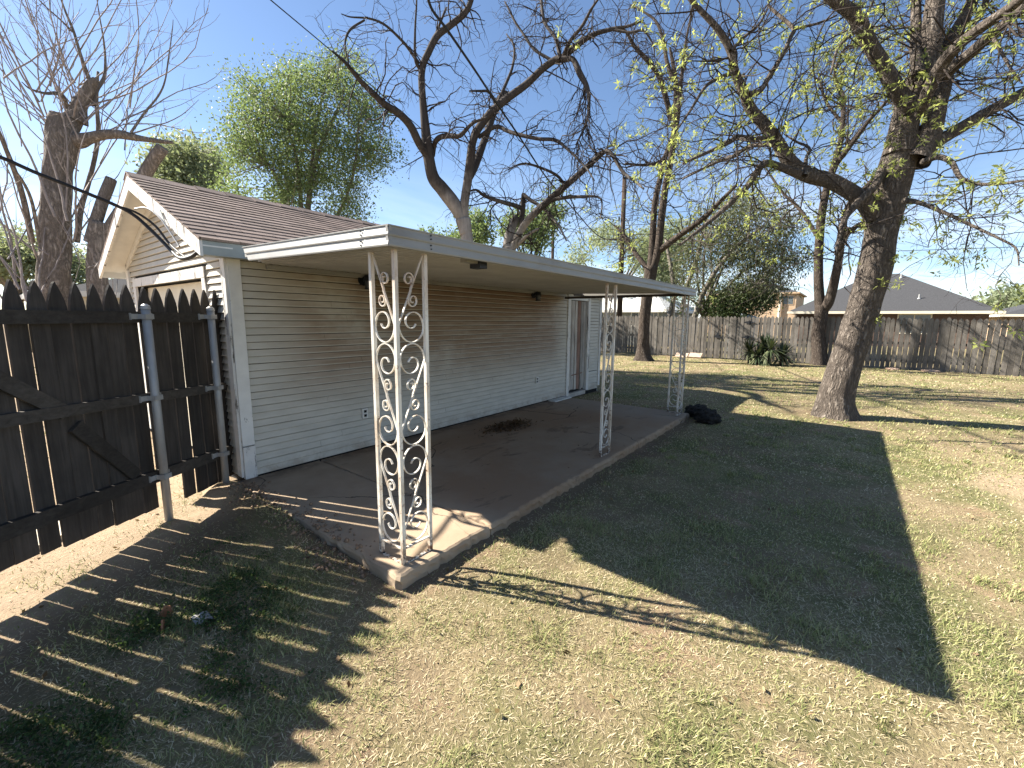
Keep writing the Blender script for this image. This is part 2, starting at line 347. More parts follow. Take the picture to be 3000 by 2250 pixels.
MT = dict(
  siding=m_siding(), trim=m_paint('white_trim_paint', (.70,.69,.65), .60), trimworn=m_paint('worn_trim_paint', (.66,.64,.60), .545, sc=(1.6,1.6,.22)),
  greentrim=m_paint('grey_green_trim', (.30,.33,.32), .72), soffit=m_paint('soffit_paint', (.66,.65,.61), .70),
  shingle=m_shingle(), alu=m_alu(), iron=m_iron(), concrete=m_concrete(), ground=m_ground(), grass=m_grass(),
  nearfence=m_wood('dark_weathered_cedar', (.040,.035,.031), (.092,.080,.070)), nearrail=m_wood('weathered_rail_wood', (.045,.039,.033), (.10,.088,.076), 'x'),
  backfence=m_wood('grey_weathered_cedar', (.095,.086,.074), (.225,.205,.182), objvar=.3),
  galv=m_plain('galvanised_steel', (.36,.36,.355), .55, .2, 12, .1, .001, .4, .35, sc=(1,1,.3)),
  doorwood=m_wood('bare_door_plank', (.30,.265,.23), (.56,.53,.48), objvar=.25), doorred=m_wood('red_brown_door_plank', (.15,.085,.062), (.33,.215,.165)),
  fixture=m_plain('black_lamp_metal', (.018,.020,.024), .45, .3, 20, .1, .001), fixglass=m_plain('smoky_lamp_glass', (.055,.065,.075), .18, .2, 8, 0),
  outlet=m_plain('outlet_cover', (.62,.61,.57), .5, .15, 10, .05, .001), dark=m_plain('dark_opening', (.012,.012,.012), .9, .2, 5, 0),
  bark1=m_bark('ridged_grey_brown_bark', (.155,.130,.110), (.42,.37,.315), 7, 1.0, .06),
  bark3=m_bark('brown_bark', (.080,.064,.053), (.20,.168,.142), 8, 1.0, .03),
  dead=m_dead(), deadtwig=m_plain('dark_dead_twig', (.040,.031,.027), .9, .35, 10, 0),
  stump=m_bark('peeling_grey_trunk', (.22,.19,.165), (.46,.41,.36), 6, 1.0, .03), sucker=m_plain('pale_sucker_shoot', (.25,.22,.21), .85, .3, 8, 0),
  twig=m_plain('dark_twig', (.040,.031,.026), .9, .35, 10, 0), palelimb=m_plain('grey_twig', (.17,.15,.125), .9, .35, 8, 0), cut=m_plain('sawn_wood_end', (.26,.20,.145), .85, .25, 25, .2, .003),
  leafyoung=m_leaf('young_leaf', (.20,.24,.075), (.42,.45,.17), .6), leafgreen=m_leaf('spring_leaf', (.075,.120,.050), (.215,.27,.125), .45),
  leafgrey=m_leaf('grey_green_leaf', (.055,.068,.034), (.15,.165,.085), .3), leafdark=m_leaf('dark_green_leaf', (.018,.034,.012), (.065,.092,.03), .25),
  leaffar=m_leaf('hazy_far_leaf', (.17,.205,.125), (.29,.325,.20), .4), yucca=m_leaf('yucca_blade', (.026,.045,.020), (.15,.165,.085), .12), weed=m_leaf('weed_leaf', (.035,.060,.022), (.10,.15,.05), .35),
  litter=m_leaf('dry_leaf', (.060,.030,.016), (.46,.33,.19), .15),
  rock=m_plain('black_lava_rock', (.036,.032,.029), .95, .6, 16, 1.0, .05), paver=m_plain('pink_paver', (.42,.31,.24), .9, .2, 6, .3, .006),
  pole=m_bark('utility_pole_wood', (.085,.062,.048), (.17,.13,.10), 6, .4, .008, sc=(1,1,.05)), wire=m_plain('black_cable', (.012,.012,.013), .6, .1, 3, 0),
  greyroof=m_plain('grey_roof_shingle', (.052,.053,.057), .95, .22, 14, .3, .01), whiteroof=m_plain('pale_metal_roof', (.74,.72,.66), .6, .08, 1, .05, .004),
  darkbrick=m_brick('dark_brown_brick', (.105,.062,.048), (.15,.085,.062), (.16,.14,.12)), tanbrick=m_brick('tan_brick', (.48,.33,.205), (.56,.41,.27), (.42,.36,.29), 3.0),
  cream=m_plain('cream_fascia', (.68,.62,.49), .6, .08, 2, .05, .002), greywall=m_plain('grey_house_wall', (.25,.265,.26), .8, .12, 3, .1, .003), glass=m_plain('window_glass', (.10,.115,.125), .12, .2, 2, 0, spec=.6),
  plastic=m_plain('crumpled_plastic', (.38,.37,.35), .4, .15, 20, 0, .01), clay=m_plain('terracotta_shard', (.35,.16,.085), .85, .2, 10, .2, .003),
)

# ------------------------------------------------------------------ ground
FA = np.array([.959, 4.339]); FD = np.array([.829, .559]); FN = np.array([-.559, .829])     # near fence line
SX0, SX1, SY0, SY1 = 1.56, 7.76, 2.075, 4.62                                                 # patio slab
def fence_sd(x, y): return (x-FA[0])*FN[0] + (y-FA[1])*FN[1]
def gh(x, y):
    x = np.asarray(x, float); y = np.asarray(y, float)
    h = -.085 + .028*(fbm(x*1.1, y*1.1)-.47) + .02*(fbm(x*5, y*5, 3)-.44)
    m = sstep(2.2, 3.6, y)*sstep(5.2, 4.4, y)
    cx = 1.40 + .10*sstep(2.6, 4.2, y) + .05*(vnoise(y*6, 3.3)-.5)
    h = h + m*(.075+.05*vnoise(x*9, y*9))*np.exp(-((x-cx)/.15)**2)
    # low soil strip beside the front edge of the slab
    h = h - .018*np.exp(-((y-(SY0-.07))/.10)**2)*sstep(1.3, 1.7, x)*sstep(8, 7.4, x)
    r = np.hypot(x, y); h = h*np.where(r > 60, 0, 1) + np.where(r > 60, -.1, 0)
    inside = (x > SX0+.12)*(x < SX1-.05)*(y > SY0+.04)*(y < 8.0)
    h = np.where(inside, np.minimum(h, -.05), h)
    h = np.where((x > 1.75)*(x < 9.3)*(y > 4.7)*(y < 8.0), -.12, h)
    return h
def bare_at(x, y):
    b = sstep(.42, .60, fbm(x*.75+4, y*.75+9, 4))*.35
    fs = fence_sd(x, y)
    b = np.maximum(b, sstep(-1.35, -.35, fs)*sstep(3.2, 1.9, x)*(.72+.3*vnoise(x*5, y*5)))
    b = np.maximum(b, sstep(.0, .4, fs)*sstep(6, 3, x))
    b = np.maximum(b, .85*sstep(1.75, 2.02, y)*sstep(1.2, 1.6, x)*sstep(8.3, 7.7, x))
    sp = np.exp(-(((x-6.5)/1.5)**2 + ((y+1.85)/.80)**2))
    b = np.maximum(b, .72*sstep(.35, .9, sp*1.1 + .9*(fbm(x*2.6, y*2.6)-.47)))
    b = np.maximum(b, .9*np.exp(-(((x-9.45)/.55)**2 + ((y-.1)/.55)**2)))
    b = np.maximum(b, .8*sstep(20.0, 20.7, x)*sstep(21.6, 21.1, x))
    b = np.maximum(b, .6*sstep(.60, .66, fbm(x*2.6, y*2.6+40, 4)))
    return np.clip(b, 0, 1)
def sand_at(x, y):
    return np.clip(np.exp(-(((x-6.5)/1.9)**2 + ((y+1.9)/1.1)**2))*1.3 + sstep(-.55, -.1, fence_sd(x, y))*sstep(2.2, 1.3, x)*.8 + .05, 0, 1)
def axis(lo, a, b, hi, st):
    m = np.arange(a, b, st); g1 = b + np.cumsum(st*1.18**np.arange(1, 60)); g1 = np.append(g1[g1 < hi], hi)
    g0 = a - np.cumsum(st*1.18**np.arange(1, 60)); g0 = np.append(g0[g0 > lo], lo)[::-1]
    return np.concatenate([g0, m, g1])
gx = axis(-400, -2.2, 11.0, 700, .075); gy = axis(-500, -5.0, 6.0, 500, .075)
X, Y = np.meshgrid(gx, gy, indexing='ij'); Z = gh(X, Y); nx, ny = X.shape
I = np.arange(nx*ny).reshape(nx, ny)
Fq = np.stack([I[:-1,:-1], I[1:,:-1], I[1:,1:], I[:-1,1:]], -1).reshape(-1, 4)
structure(mk('ground', np.stack([X, Y, Z], -1).reshape(-1, 3), Fq, MT['ground'], smooth=True, attr=dict(bare=bare_at(X, Y).ravel(), sand=sand_at(X, Y).ravel())))

# concrete walk behind the near fence
wb = MB(); c0 = FA + FN*.52
wp = [c0 - FD*5, c0 + FD*.42, c0 + FD*.42 + FN*.55, c0 - FD*5 + FN*.62]
wb.prism([(p[0], p[1], -.12) for p in wp], (0, 0, .075)); structure(wb.build('walkway', m_plain('pale_concrete', (.55,.49,.40), .85, .15, 5, .3, .004)))

# ------------------------------------------------------------------ patio slab, two pours with a joint
slab = empty('patio_slab', (4.6, 3.3, 0)); structure(slab)
def slab_panel(x0, x1, y0, y1, near_open, seed):
    r = np.random.default_rng(seed); pts = []; st = .045
    def jag(t, amp): return amp*(fbm(t*6+seed, seed*3.7)-.47) + amp*.6*(r.random()-.5)
    for x in np.arange(x0, x1, st): pts.append((x, y0 + jag(x*2.5, .028), 'f'))
    for y in np.arange(y0, y1, st): pts.append((x1 + jag(y, .012 if near_open else .03), y, 's'))
    for x in np.arange(x1, x0, -st*3): pts.append((x, y1, 'b'))
    for y in np.arange(y1, y0, -st): pts.append((x0 + jag(y, .03 if near_open else .008), y, 's'))
    P = np.array([(a, b) for a, b, _ in pts]); n = len(P); cen = np.array([(x0+x1)/2, (y0+y1)/2])
    def ring(ins, z, amp):
        d = P-cen; d = d/np.maximum(np.abs(d).max(1, keepdims=True), 1e-6)
        q = P - np.sign(P-cen)*ins*np.where(np.abs((P-cen)/np.array([(x1-x0)/2, (y1-y0)/2])) > .97, 1, 0)
        q = q + amp*(r.random((n, 2))-.5); return np.c_[q, z + amp*.5*(r.random(n)-.5)]
    rings = [ring(.022, 0, 0.0), ring(.006, -.008, .006), ring(-.002, -.03, .014), ring(.004, -.06, .02), ring(.004, -.13, .01)]
    V = np.concatenate(rings); F = [tuple(range(n))]
    for k in range(len(rings)-1):
        for i in range(n): F.append((k*n+i, (k+1)*n+i, (k+1)*n+(i+1) % n, k*n+(i+1) % n))
    mk('slab_panel', V, F, MT['concrete'], slab)
slab_panel(SX0, 2.425, SY0, SY1, True, 3); slab_panel(2.437, SX1, SY0, SY1, False, 5)

# ------------------------------------------------------------------ garage
WX0, WX1, WY0, WY1 = 1.66, 9.36, 4.627, 8.10
EY, EZ, RY, RZ, GX0, GX1 = 4.43, 2.255, 6.40, 3.12, 1.40, 9.62
SL = (RZ-EZ)/(RY-EY)
def roofz(y): return RZ - SL*abs(y-RY)
gar = empty('garage', (5.5, 6.3, 0))
tag(gar, 'white clapboard garage with brown shingle gable roof and stained side wall', 'garage')
DX0, DX1, DZ = 7.82, 8.80, 2.115                     # door casing outer
EXPO = .0705
b = MB(); b.box(WX0+.03, DX0+.1, WY0+.012, WY0+.08, -.1, 2.36); b.box(DX1-.1, WX1-.03, WY0+.012, WY0+.08, -.1, 2.36); b.box(DX0+.1, DX1-.1, WY0+.012, WY0+.08, 2.0, 2.36)
b.build('wall_core', MT['dark'], gar)
def lap(x0, x1, z, rot=0.0, sag=0.0, ends=None):
    m = MB(); n = 8; y = WY0; prof = [(y+.010, z+EXPO-.006), (y-.003, z+EXPO-.0065), (y-.021, z+.004), (y-.018, z), (y+.010, z)]
    xs = np.linspace(x0, x1, n); k = len(prof); V = []; F = []
    for i, xx in enumerate(xs):
        w = .003*(vnoise(xx*1.3+z*40, z*33)-.5)
        for (py, pz) in prof: V.append((xx, py + w*.6, pz + w))
    for i in range(n-1):
        for j in range(k): F.append((i*k+j, (i+1)*k+j, (i+1)*k+(j+1) % k, i*k+(j+1) % k))
    F.append(tuple(range(k))[::-1]); F.append(tuple((n-1)*k+j for j in range(k)))
    return m.add(V, F)
nrow = 31
for i in range(nrow):
    z = .012 + i*EXPO
    cuts = [WX0+.102] + sorted(WX0 + (.6 + 5.0*random.random()) for _ in range(1 if i % 3 else 2)) + [DX0-.004]
    for xa, xb in zip(cuts[:-1], cuts[1:]):
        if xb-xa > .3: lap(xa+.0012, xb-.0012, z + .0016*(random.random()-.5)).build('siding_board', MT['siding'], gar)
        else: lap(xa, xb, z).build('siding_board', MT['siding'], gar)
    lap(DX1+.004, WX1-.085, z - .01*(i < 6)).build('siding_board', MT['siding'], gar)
# corner boards
b = MB(); b.box(WX0-.012, WX0+.098, WY0-.030, WY0+.012, .335, 2.20); b.build('corner_board', MT['trim'], gar)
b = MB(); b.box(WX0-.010, WX0+.100, WY0-.034, WY0+.012, .0, .325); b.build('corner_board', MT['trimworn'], gar)
b = MB(); b.box(WX0-.034, WX0-.0125, WY0-.012, WY0+.085, .02, 2.20); b.build('corner_board', MT['trimworn'], gar)
b = MB(); b.box(WX1-.082, WX1+.012, WY0-.030, WY0+.012, .06, 2.22); b.build('corner_board', MT['trimworn'], gar)
b = MB(); b.box(WX0-.034, WX0-.003, WY1-.09, WY1+.01, .0, 2.22); b.build('corner_board', MT['trim'], gar)
# gable wall: lap boards cut by the rake and by the car door opening
OY0, OY1, OZ = 5.24, 7.72, 1.985
b = MB(); b.prism([(WX0+.012, WY0+.02, -.1), (WX0+.012, WY0+.02, roofz(WY0)-.06), (WX0+.012, RY, RZ-.06), (WX0+.012, WY1, roofz(WY1)-.06), (WX0+.012, WY1, -.1),
    (WX0+.012, OY1, -.1), (WX0+.012, OY1, OZ), (WX0+.012, OY0, OZ), (WX0+.012, OY0, -.1)], (.06, 0, 0)); b.build('gable_core', MT['dark'], gar)
def gable_board(y0, y1, z, ya1=None, yb1=None):
    ya1 = y0 if ya1 is None else ya1; yb1 = y1 if yb1 is None else yb1; x = WX0
    pr = [(x+.012, 1), (x-.001, .97), (x-.021, .05), (x-.018, 0), (x+.012, 0)]; m = MB(); V = []
    for ya, yb in ((y0, ya1), (y1, yb1)):
        for px, t in pr: V.append((px, ya+(yb-ya)*t, z + t*(EXPO-.006)))
    k = len(pr); F = [(j, k+j, k+(j+1) % k, (j+1) % k) for j in range(k)] + [tuple(range(k))[::-1], tuple(range(k, 2*k))]
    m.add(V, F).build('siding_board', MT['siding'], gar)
for i in range(44):
    z = .012 + i*EXPO; zt = z + EXPO
    if zt > RZ-.12: break
    def span(zz):
        if zz < roofz(WY0)-.10: return WY0+.087, WY1-.092
        hw = (RZ-.10-zz)/SL; return RY-hw, RY+hw
    (a0, a1), (c0, c1) = span(z), span(zt)
    if z < OZ+.10:
        gable_board(a0, OY0-.115, z); gable_board(OY1+.115, a1, z)
    else: gable_board(a0, a1, z, c0, c1)
b = MB(); b.box(WX0-.032, WX0-.002, OY0-.11, OY1+.11, OZ, OZ+.105); b.build('door_header', MT['trimworn'], gar)
for y0 in (OY0-.105, OY1+.005): b = MB(); b.box(WX0-.030, WX0-.002, y0, y0+.10, 0, OZ-.003); b.build('door_jamb', MT['trimworn'], gar)
for k in range(4):
    b = MB(); z0 = -.05 + k*.508; b.box(WX0+.10, WX0+.13, OY0+.004, OY1-.004, z0, z0+.50); b.build('car_door_panel', MT['cream'], gar)
# remaining walls
b = MB(); b.box(WX0+.05, WX1-.03, WY1-.08, WY1, -.1, 2.3); b.build('wall', MT['trim'], gar)
b = MB(); b.prism([(WX1-.06, WY0+.02, -.1), (WX1-.06, WY0+.02, roofz(WY0)-.06), (WX1-.06, RY, RZ-.06), (WX1-.06, WY1, roofz(WY1)-.06), (WX1-.06, WY1, -.1)], (.06, 0, 0)); b.build('wall', MT['trim'], gar)
# roof
dk = MB(); 
for sgn in (-1, 1):
    e = RY + sgn*(RY-EY); zz = EZ
    dk.prism([(GX0+.02, e, zz-.02), (GX0+.02, RY, RZ-.02), (GX0+.02, RY, RZ-.045), (GX0+.02, e, zz-.045)], (GX1-GX0-.04, 0, 0))
roof = dk.build('roof', MT['soffit'], gar)
nc = 17; sl = np.array([0, RY-EY, RZ-EZ]); L = np.linalg.norm(sl); sl = sl/L; nn = np.array([0, -sl[2], sl[1]])
for i in range(nc):
    t0 = -.025 + i*L/nc; t1 = min(t0 + L/nc*1.25, L-.002); V = []; F = []; n = 44
    for j in range(n+1):
        x = GX0-.018 + (GX1-GX0+.036)*j/n; wob = .006*(vnoise(x*2.2, i*7.3)-.5); sg = .012*math.sin(math.pi*j/n)*(1 if i else .4)
        for t, h in ((t0+wob, -.006), (t0+wob, .0155+.004*(vnoise(x*3, i*3.1)-.5)), (t1, .003), (t1, -.004)):
            p = np.array([x, EY, EZ]) + sl*t + nn*h; p[2] -= sg*(t0/L); V.append(p)
    for j in range(n):
        for k in range(4): F.append((j*4+k, (j+1)*4+k, (j+1)*4+(k+1) % 4, j*4+(k+1) % 4))
    F += [(0,1,2,3), (n*4+3, n*4+2, n*4+1, n*4)]
    mk('shingle_course', V, F, MT['shingle'], roof)
b = MB(); b.prism([(GX0-.015, RY, RZ-.015), (GX0-.015, RY+(RY-EY)+.02, EZ-.024), (GX0-.015, RY+(RY-EY)+.02, EZ-.005), (GX0-.015, RY, RZ+.006)], (GX1-GX0+.03, 0, 0)); b.build('far_slope', MT['shingle'], roof)
for j in range(26):
    x0 = GX0-.02 + j*(GX1-GX0)/26; b = MB(); h = .018 + .006*random.random(); w = (GX1-GX0)/26+.03
    b.add([(x0, RY-.13, RZ-.13*SL+h-.004), (x0+w, RY-.13, RZ-.13*SL+h-.012), (x0+w, RY, RZ+h), (x0, RY, RZ+h+.010), (x0+w, RY+.13, RZ-.13*SL+h-.012), (x0, RY+.13, RZ-.13*SL+h-.004),
           (x0, RY-.13, RZ-.13*SL+h-.016), (x0, RY+.13, RZ-.13*SL+h-.016), (x0, RY, RZ+h-.004)], [(0,1,2,3), (3,2,4,5), (6,0,3,8), (8,3,5,7)])
    b.build('ridge_cap', MT['shingle'], roof)
# rake boards, gable soffit, eave fascia
for sgn in (-1, 1):
    e = RY + sgn*(RY-EY+.005); dz = .135
    b = MB(); b.prism([(GX0-.012, e, EZ-.012), (GX0-.012, RY, RZ-.012), (GX0-.012, RY, RZ-.012-dz*1.08), (GX0-.012, e, EZ-.012-dz)], (.024, 0, 0)); b.build('rake_board', MT['trimworn'], roof)
    b = MB(); b.prism([(GX0+.013, e, EZ-.052), (GX0+.013, RY, RZ-.052), (GX0+.013, RY, RZ-.064), (GX0+.013, e, EZ-.064)], (WX0-GX0-.03, 0, 0)); b.build('rake_soffit', MT['soffit'], roof)
    b = MB(); b.prism([(WX0-.028, RY+sgn*(RY-WY0), roofz(WY0)-.068), (WX0-.028, RY, RZ-.068), (WX0-.028, RY, RZ-.15), (WX0-.028, RY+sgn*(RY-WY0), roofz(WY0)-.15)], (.024, 0, 0)); b.build('frieze_board', MT['trim'], roof)
b = MB(); b.box(GX0+.013, GX1-.02, EY-.004, EY+.020, EZ-.135, EZ-.016); b.build('eave_fascia', MT['greentrim'], roof)
b = MB(); b.box(GX0+.013, GX1-.02, EY+.022, WY0+.010, EZ-.128, EZ-.112); b.build('eave_soffit', MT['greentrim'], roof)
b = MB(); b.box(GX0+.013, GX1-.02, 2*RY-EY-.022, 2*RY-EY, EZ-.135, EZ-.016); b.build('eave_fascia', MT['trim'], roof)
# torn strip of rake trim hanging loose
tp = at_x(475, 625, GX0-.02); b = MB()
b.prism([(GX0-.030, tp[1]+.13, tp[2]+.03), (GX0-.030, tp[1]+.02, tp[2]+.035), (GX0-.034, tp[1]-.11, tp[2]-.10), (GX0-.040, tp[1]-.115, tp[2]-.135), (GX0-.036, tp[1]-.03, tp[2]-.03)], (.006, 0, 0)); b.build('torn_trim', MT['greentrim'], roof)

# side door
door = MB().box(DX0+.11, DX1-.11, WY0+.050, WY0+.066, .03, 2.0).build('door', MT['dark'], gar)
px0 = DX0+.118; wds = [.115, .125, .10, .13, .10, .105]; tw = sum(wds); sc_ = (DX1-DX0-.236)/tw
for k, w_ in enumerate(wds):
    w_ *= sc_; r = np.random.default_rng(k+40); b = MB(); zb = .05+.05*r.random(); n = 7; V = []; F = []
    for j in range(n+1):
        t = j/n; z = zb + (1.99-zb)*t; bw = .014*math.sin(t*math.pi)*(r.random()-.3) + (.02*(k in (2, 4))*(1-t)**2)
        xa, xb = px0+.004+.006*r.random(), px0+w_-.004-.008*r.random()
        for xx, yy in ((xa, WY0+.020-bw), (xb, WY0+.020-bw*.5), (xb, WY0+.046), (xa, WY0+.046)): V.append((xx, yy, z))
    for j in range(n):
        for q in range(4): F.append((j*4+q, j*4+(q+1) % 4, (j+1)*4+(q+1) % 4, (j+1)*4+q))
    F += [(3,2,1,0), tuple(n*4+q for q in range(4))]
    mk('plank', V, F, MT['doorred' if k == 3 else 'doorwood'], door); px0 += w_
b = MB(); b.obox((8.33, WY0+.008, .42), (1,0,.05), (0,1,0), (-.05,0,1), .22, .006, .012); b.build('cross_batten', MT['doorred'], door)
b = MB(); b.box(DX0, DX0+.108, WY0-.034, WY0+.05, -.01, DZ); b.build('door_casing', MT['trimworn'], gar)
b = MB(); b.box(DX1-.108, DX1, WY0-.034, WY0+.05, .02, DZ); b.build('door_casing', MT['trimworn'], gar)
b = MB(); b.box(DX0+.110, DX1-.110, WY0-.030, WY0+.05, 2.0, DZ-.002); b.build('door_casing', MT['trim'], gar)
b = MB(); b.box(DX0+.11, DX1-.11, WY0-.02, WY0+.06, -.06, .028); b.build('threshold', MT['doorwood'], gar)

# ------------------------------------------------------------------ patio cover
CX0, CX1, CY0, CY1, CS = 1.58, 7.69, 2.10, 4.60, .027
pc = empty('patio_cover', (4.6, 3.3, 2.0)); tag(pc, 'flat white aluminium patio roof with stepped fascia fixed to the garage wall', 'patio cover')
# fascia profile: (outward offset, height above the bottom edge)
FP = [(0, 0), (.018, .002), (.020, .010), (.010, .050), (.010, .056), (.016, .058), (.018, .066), (.008, .104), (.008, .110), (.014, .112), (.014, .119), (0, .119), (-.006, .110), (-.006, .006)]
def fascia(name, base, along, out, ln, mat, grow=0.0, cut=0.0, slope=0.0):
    base, along, out = (np.asarray(q, float) for q in (base, along, out)); n = len(FP); V = []
    for t in (0, 1):
        for o_, h_ in FP:
            l_ = ln*t - (cut*(1-h_/.119) if t else 0)
            V.append(base + along*l_ + out*(o_+grow if o_ >= 0 else o_) + np.array([0, 0, h_ + slope*l_]))
    F = [(i, (i+1) % n, n+(i+1) % n, n+i) for i in range(n)] + [tuple(range(n))[::-1], tuple(range(n, 2*n))]
    return mk(name, V, F, mat, pc)
fascia('fascia', (CX0, CY0, 1.997), (1,0,0), (0,-1,0), CX1-CX0, MT['alu'])
fascia('fascia', (CX0+.0005, CY0, 1.997), (0,1,0), (-1,0,0), 1.94, MT['alu'], cut=.13, slope=CS)
fascia('fascia', (CX1-.0005, CY0, 1.997), (0,1,0), (1,0,0), 2.30, MT['alu'], slope=CS)
cs_ = fascia('corner_sleeve', (CX0-.018, CY0, 1.997), (1,0,0), (0,-1,0), .285, MT['alu'], grow=.003)
cs2 = fascia('corner_sleeve', (CX0, CY0-.016, 1.997), (0,1,0), (-1,0,0), .235, MT['alu'], grow=.003, slope=CS)
for z in (2.018, 2.04, 2.077, 2.098):
    for par, c, ax in ((cs_, (CX0+.295, CY0-.017, z), (0,-1,0)), (cs2, (CX0-.017, CY0+.248, z+.006), (-1,0,0))):
        b = MB(); b.cyl(np.array(c)+.004*np.array(ax)*-1, np.array(c)+.006*np.array(ax), .0042, n=8); b.build('rivet', MT['fixture'], par)
V = []; F = []; pitch = .0762; k = 0; xs = []
x = CX0+.012
while x < CX1-.012:
    for dx, dz in ((0, 0), (.004, -.028), (.024, -.028), (.028, 0)):
        if x+dx < CX1-.006: xs.append((x+dx, dz))
    x += pitch
for xx, dz in xs:
    yend = CY1 if xx > 1.98 else CY0 + 1.94 + (xx-CX0)*1.35
    for y in (CY0+.008, yend):
        z = 2.066 + CS*(y-CY0) + dz; V += [(xx, y, z), (xx, y, z+.018)]
for i in range(len(xs)-1):
    a, c = i*4, (i+1)*4; F += [(a, c, c+2, a+2), (a+1, a+3, c+3, c+1), (a+2, c+2, c+3, a+3), (a, a+1, c+1, c)]
mk('roof_pan', V, F, m_plain('dull_roof_pan', (.50,.49,.455), .6, .12, 3, .1, .003), pc)
b = MB(); b.box(1.99, CX1-.01, WY0-.050, WY0-.022, 2.062, 2.104); b.build('ledger', MT['alu'], pc)
b = MB(); b.box(CX1-.055, CX1-.008, CY0+.02, WY0-.052, 2.004, 2.049); b.build('end_beam', m_plain('dark_bronze_beam', (.07,.062,.058), .6, .2, 6, .1, .002), pc)

# flood lamp under the fascia
fl = empty('flood_lamp', (2.36, 2.16, 2.05)); tag(fl, 'small dark flood lamp tucked under the front edge of the patio roof', 'lamp')
fp_ = at_x(1318, 752, 2.40)
b = MB(); b.box(2.42, 2.50, 2.17, 2.27, 1.965, 2.025); b.build('lamp_housing', MT['fixture'], fl)
b = MB(); b.box(2.30, 2.42, 2.19, 2.25, 1.995, 2.022); b.build('lamp_arm', MT['alu'], fl)
b = MB(); b.cyl((2.46, 2.22, 2.024), (2.46, 2.22, 2.056), .03); b.build('mounting_plate', MT['fixture'], fl)

# ------------------------------------------------------------------ ornamental iron posts
PW = .205                                   # clear width between uprights
def bar_sweep(path, thick=.0062, wide=.0125):
    # path in panel coordinates (s, z); returns verts as (s, n, z) and faces
    P = np.array(path); T = np.gradient(P, axis=0); T /= np.linalg.norm(T, axis=1, keepdims=True); N = np.c_[-T[:,1], T[:,0]]
    V = []; n = len(P)
    for p, q in zip(P, N):
        for a, c in ((-1,-1), (1,-1), (1,1), (-1,1)): V.append((p[0]+q[0]*a*thick/2, c*wide/2, p[1]+q[1]*a*thick/2))
    F = [(i*4+k, (i+1)*4+k, (i+1)*4+(k+1) % 4, i*4+(k+1) % 4) for i in range(n-1) for k in range(4)] + [(3,2,1,0), tuple((n-1)*4+k for k in range(4))]
    return V, F
def loop_low(w, zb, r):
    # from the left tangent of the big loop round the bottom, up the far side and curling in
    pts = []
    for a in np.linspace(180, 690, 40):
        t = max(0, (a-345)/370); rho = r*(1-.80*t**.8)
        cx = w/2 + (r-rho)*.42*math.cos(math.radians(70)) ; cz = zb + r*1.10 + (r-rho)*.25
        k = 1.10 if a < 345 else 1.0 + .10*(1-min(1, (a-345)/120))
        pts.append((cx + rho*math.cos(math.radians(a)), cz + rho*k*math.sin(math.radians(a))))
    return pts
def element(w, z0, z1, top=True):
    r = w/2-.004; low = loop_low(w, z0+.004, r)
    if top:
        up = [(w-s, z0+z1-z) for s, z in low][::-1]
        a, c = up[-1], low[0]
    else: up = []; a, c = (w-.006, z1), low[0]
    st = [(a[0]+(c[0]-a[0])*t, a[1]+(c[1]-a[1])*t) for t in np.linspace(0, 1, 10)]
    if top: st = st[1:-1]
    else: st = st[:-1]
    return up + st + low, a, c
def s_scroll(a, c):
    a, c = np.array(a), np.array(c); m = (a+c)/2; t = (a-c)/np.linalg.norm(a-c); n = np.array([-t[1], t[0]]); rho = .034
    half = []
    for al in np.linspace(0, 500, 26):
        q = rho*(1 - .70*max(0, (al-150)/350)); base = m + t*.052 + n*(rho + .004)
        half.append(base + q*(-math.cos(math.radians(al))*n + math.sin(math.radians(al))*t*1.12))
    half = [m + n*.004] + half
    other = [2*m - p for p in half]
    return other[::-1] + half
ZE = [(.125, .785, True), (.785, 1.445, True), (1.445, 1.985, False)]
scroll_defs = []
for z0, z1, tp_ in ZE:
    p, a, c = element(PW, z0, z1, tp_); scroll_defs.append(p); scroll_defs.append(s_scroll(a, c))
def iron_post(corner, dirs, label, h=1.998):
    o = empty('iron_post', (corner[0], corner[1], 0)); tag(o, label, 'post')
    hs = .0125
    legs = [np.array(corner, float)] + [np.array(corner, float) + np.array(d)*(PW+2*hs) for d in dirs]
    for lg in legs:
        b = MB(); b.box(lg[0]-hs, lg[0]+hs, lg[1]-hs, lg[1]+hs, .006, h); up = b.build('upright', MT['iron'], o)
    for d in dirs:
        d = np.array(d, float); nrm = np.array([-d[1], d[0]])
        for z in (.004, .108):
            c = np.array(corner) + d*(PW/2+hs); b = MB()
            b.obox((c[0], c[1], z), (*d, 0), (*nrm, 0), (0,0,1), PW/2-.001, .010, .004); b.build('rail', MT['iron'], o)
        b = MB(); c = np.array(corner) + d*(PW+2*hs); b.cyl((*(c-d*.022), .006), (*(c-d*.022), .014), .008, n=8); b.build('anchor_bolt', MT['fixture'], o)
        for path in scroll_defs:
            V, F = bar_sweep(path); q = np.array(V)
            Wd = np.c_[corner[0] + d[0]*(hs+q[:,0]) + nrm[0]*q[:,1], corner[1] + d[1]*(hs+q[:,0]) + nrm[1]*q[:,1], q[:,2]]
            mk('scroll', Wd, F, MT['iron'], o)
    return o
iron_post((1.662, 2.166), [(1,0), (0,1)], 'rust streaked white scrollwork corner post standing in sun at the crumbled slab corner')
iron_post((4.535, 2.178), [(1,0)], 'single flat panel of white iron scrollwork standing midway along the slab edge')
iron_post((7.632, 2.178), [(-1,0), (0,1)], 'white iron scrollwork corner post beside the black lava rocks')

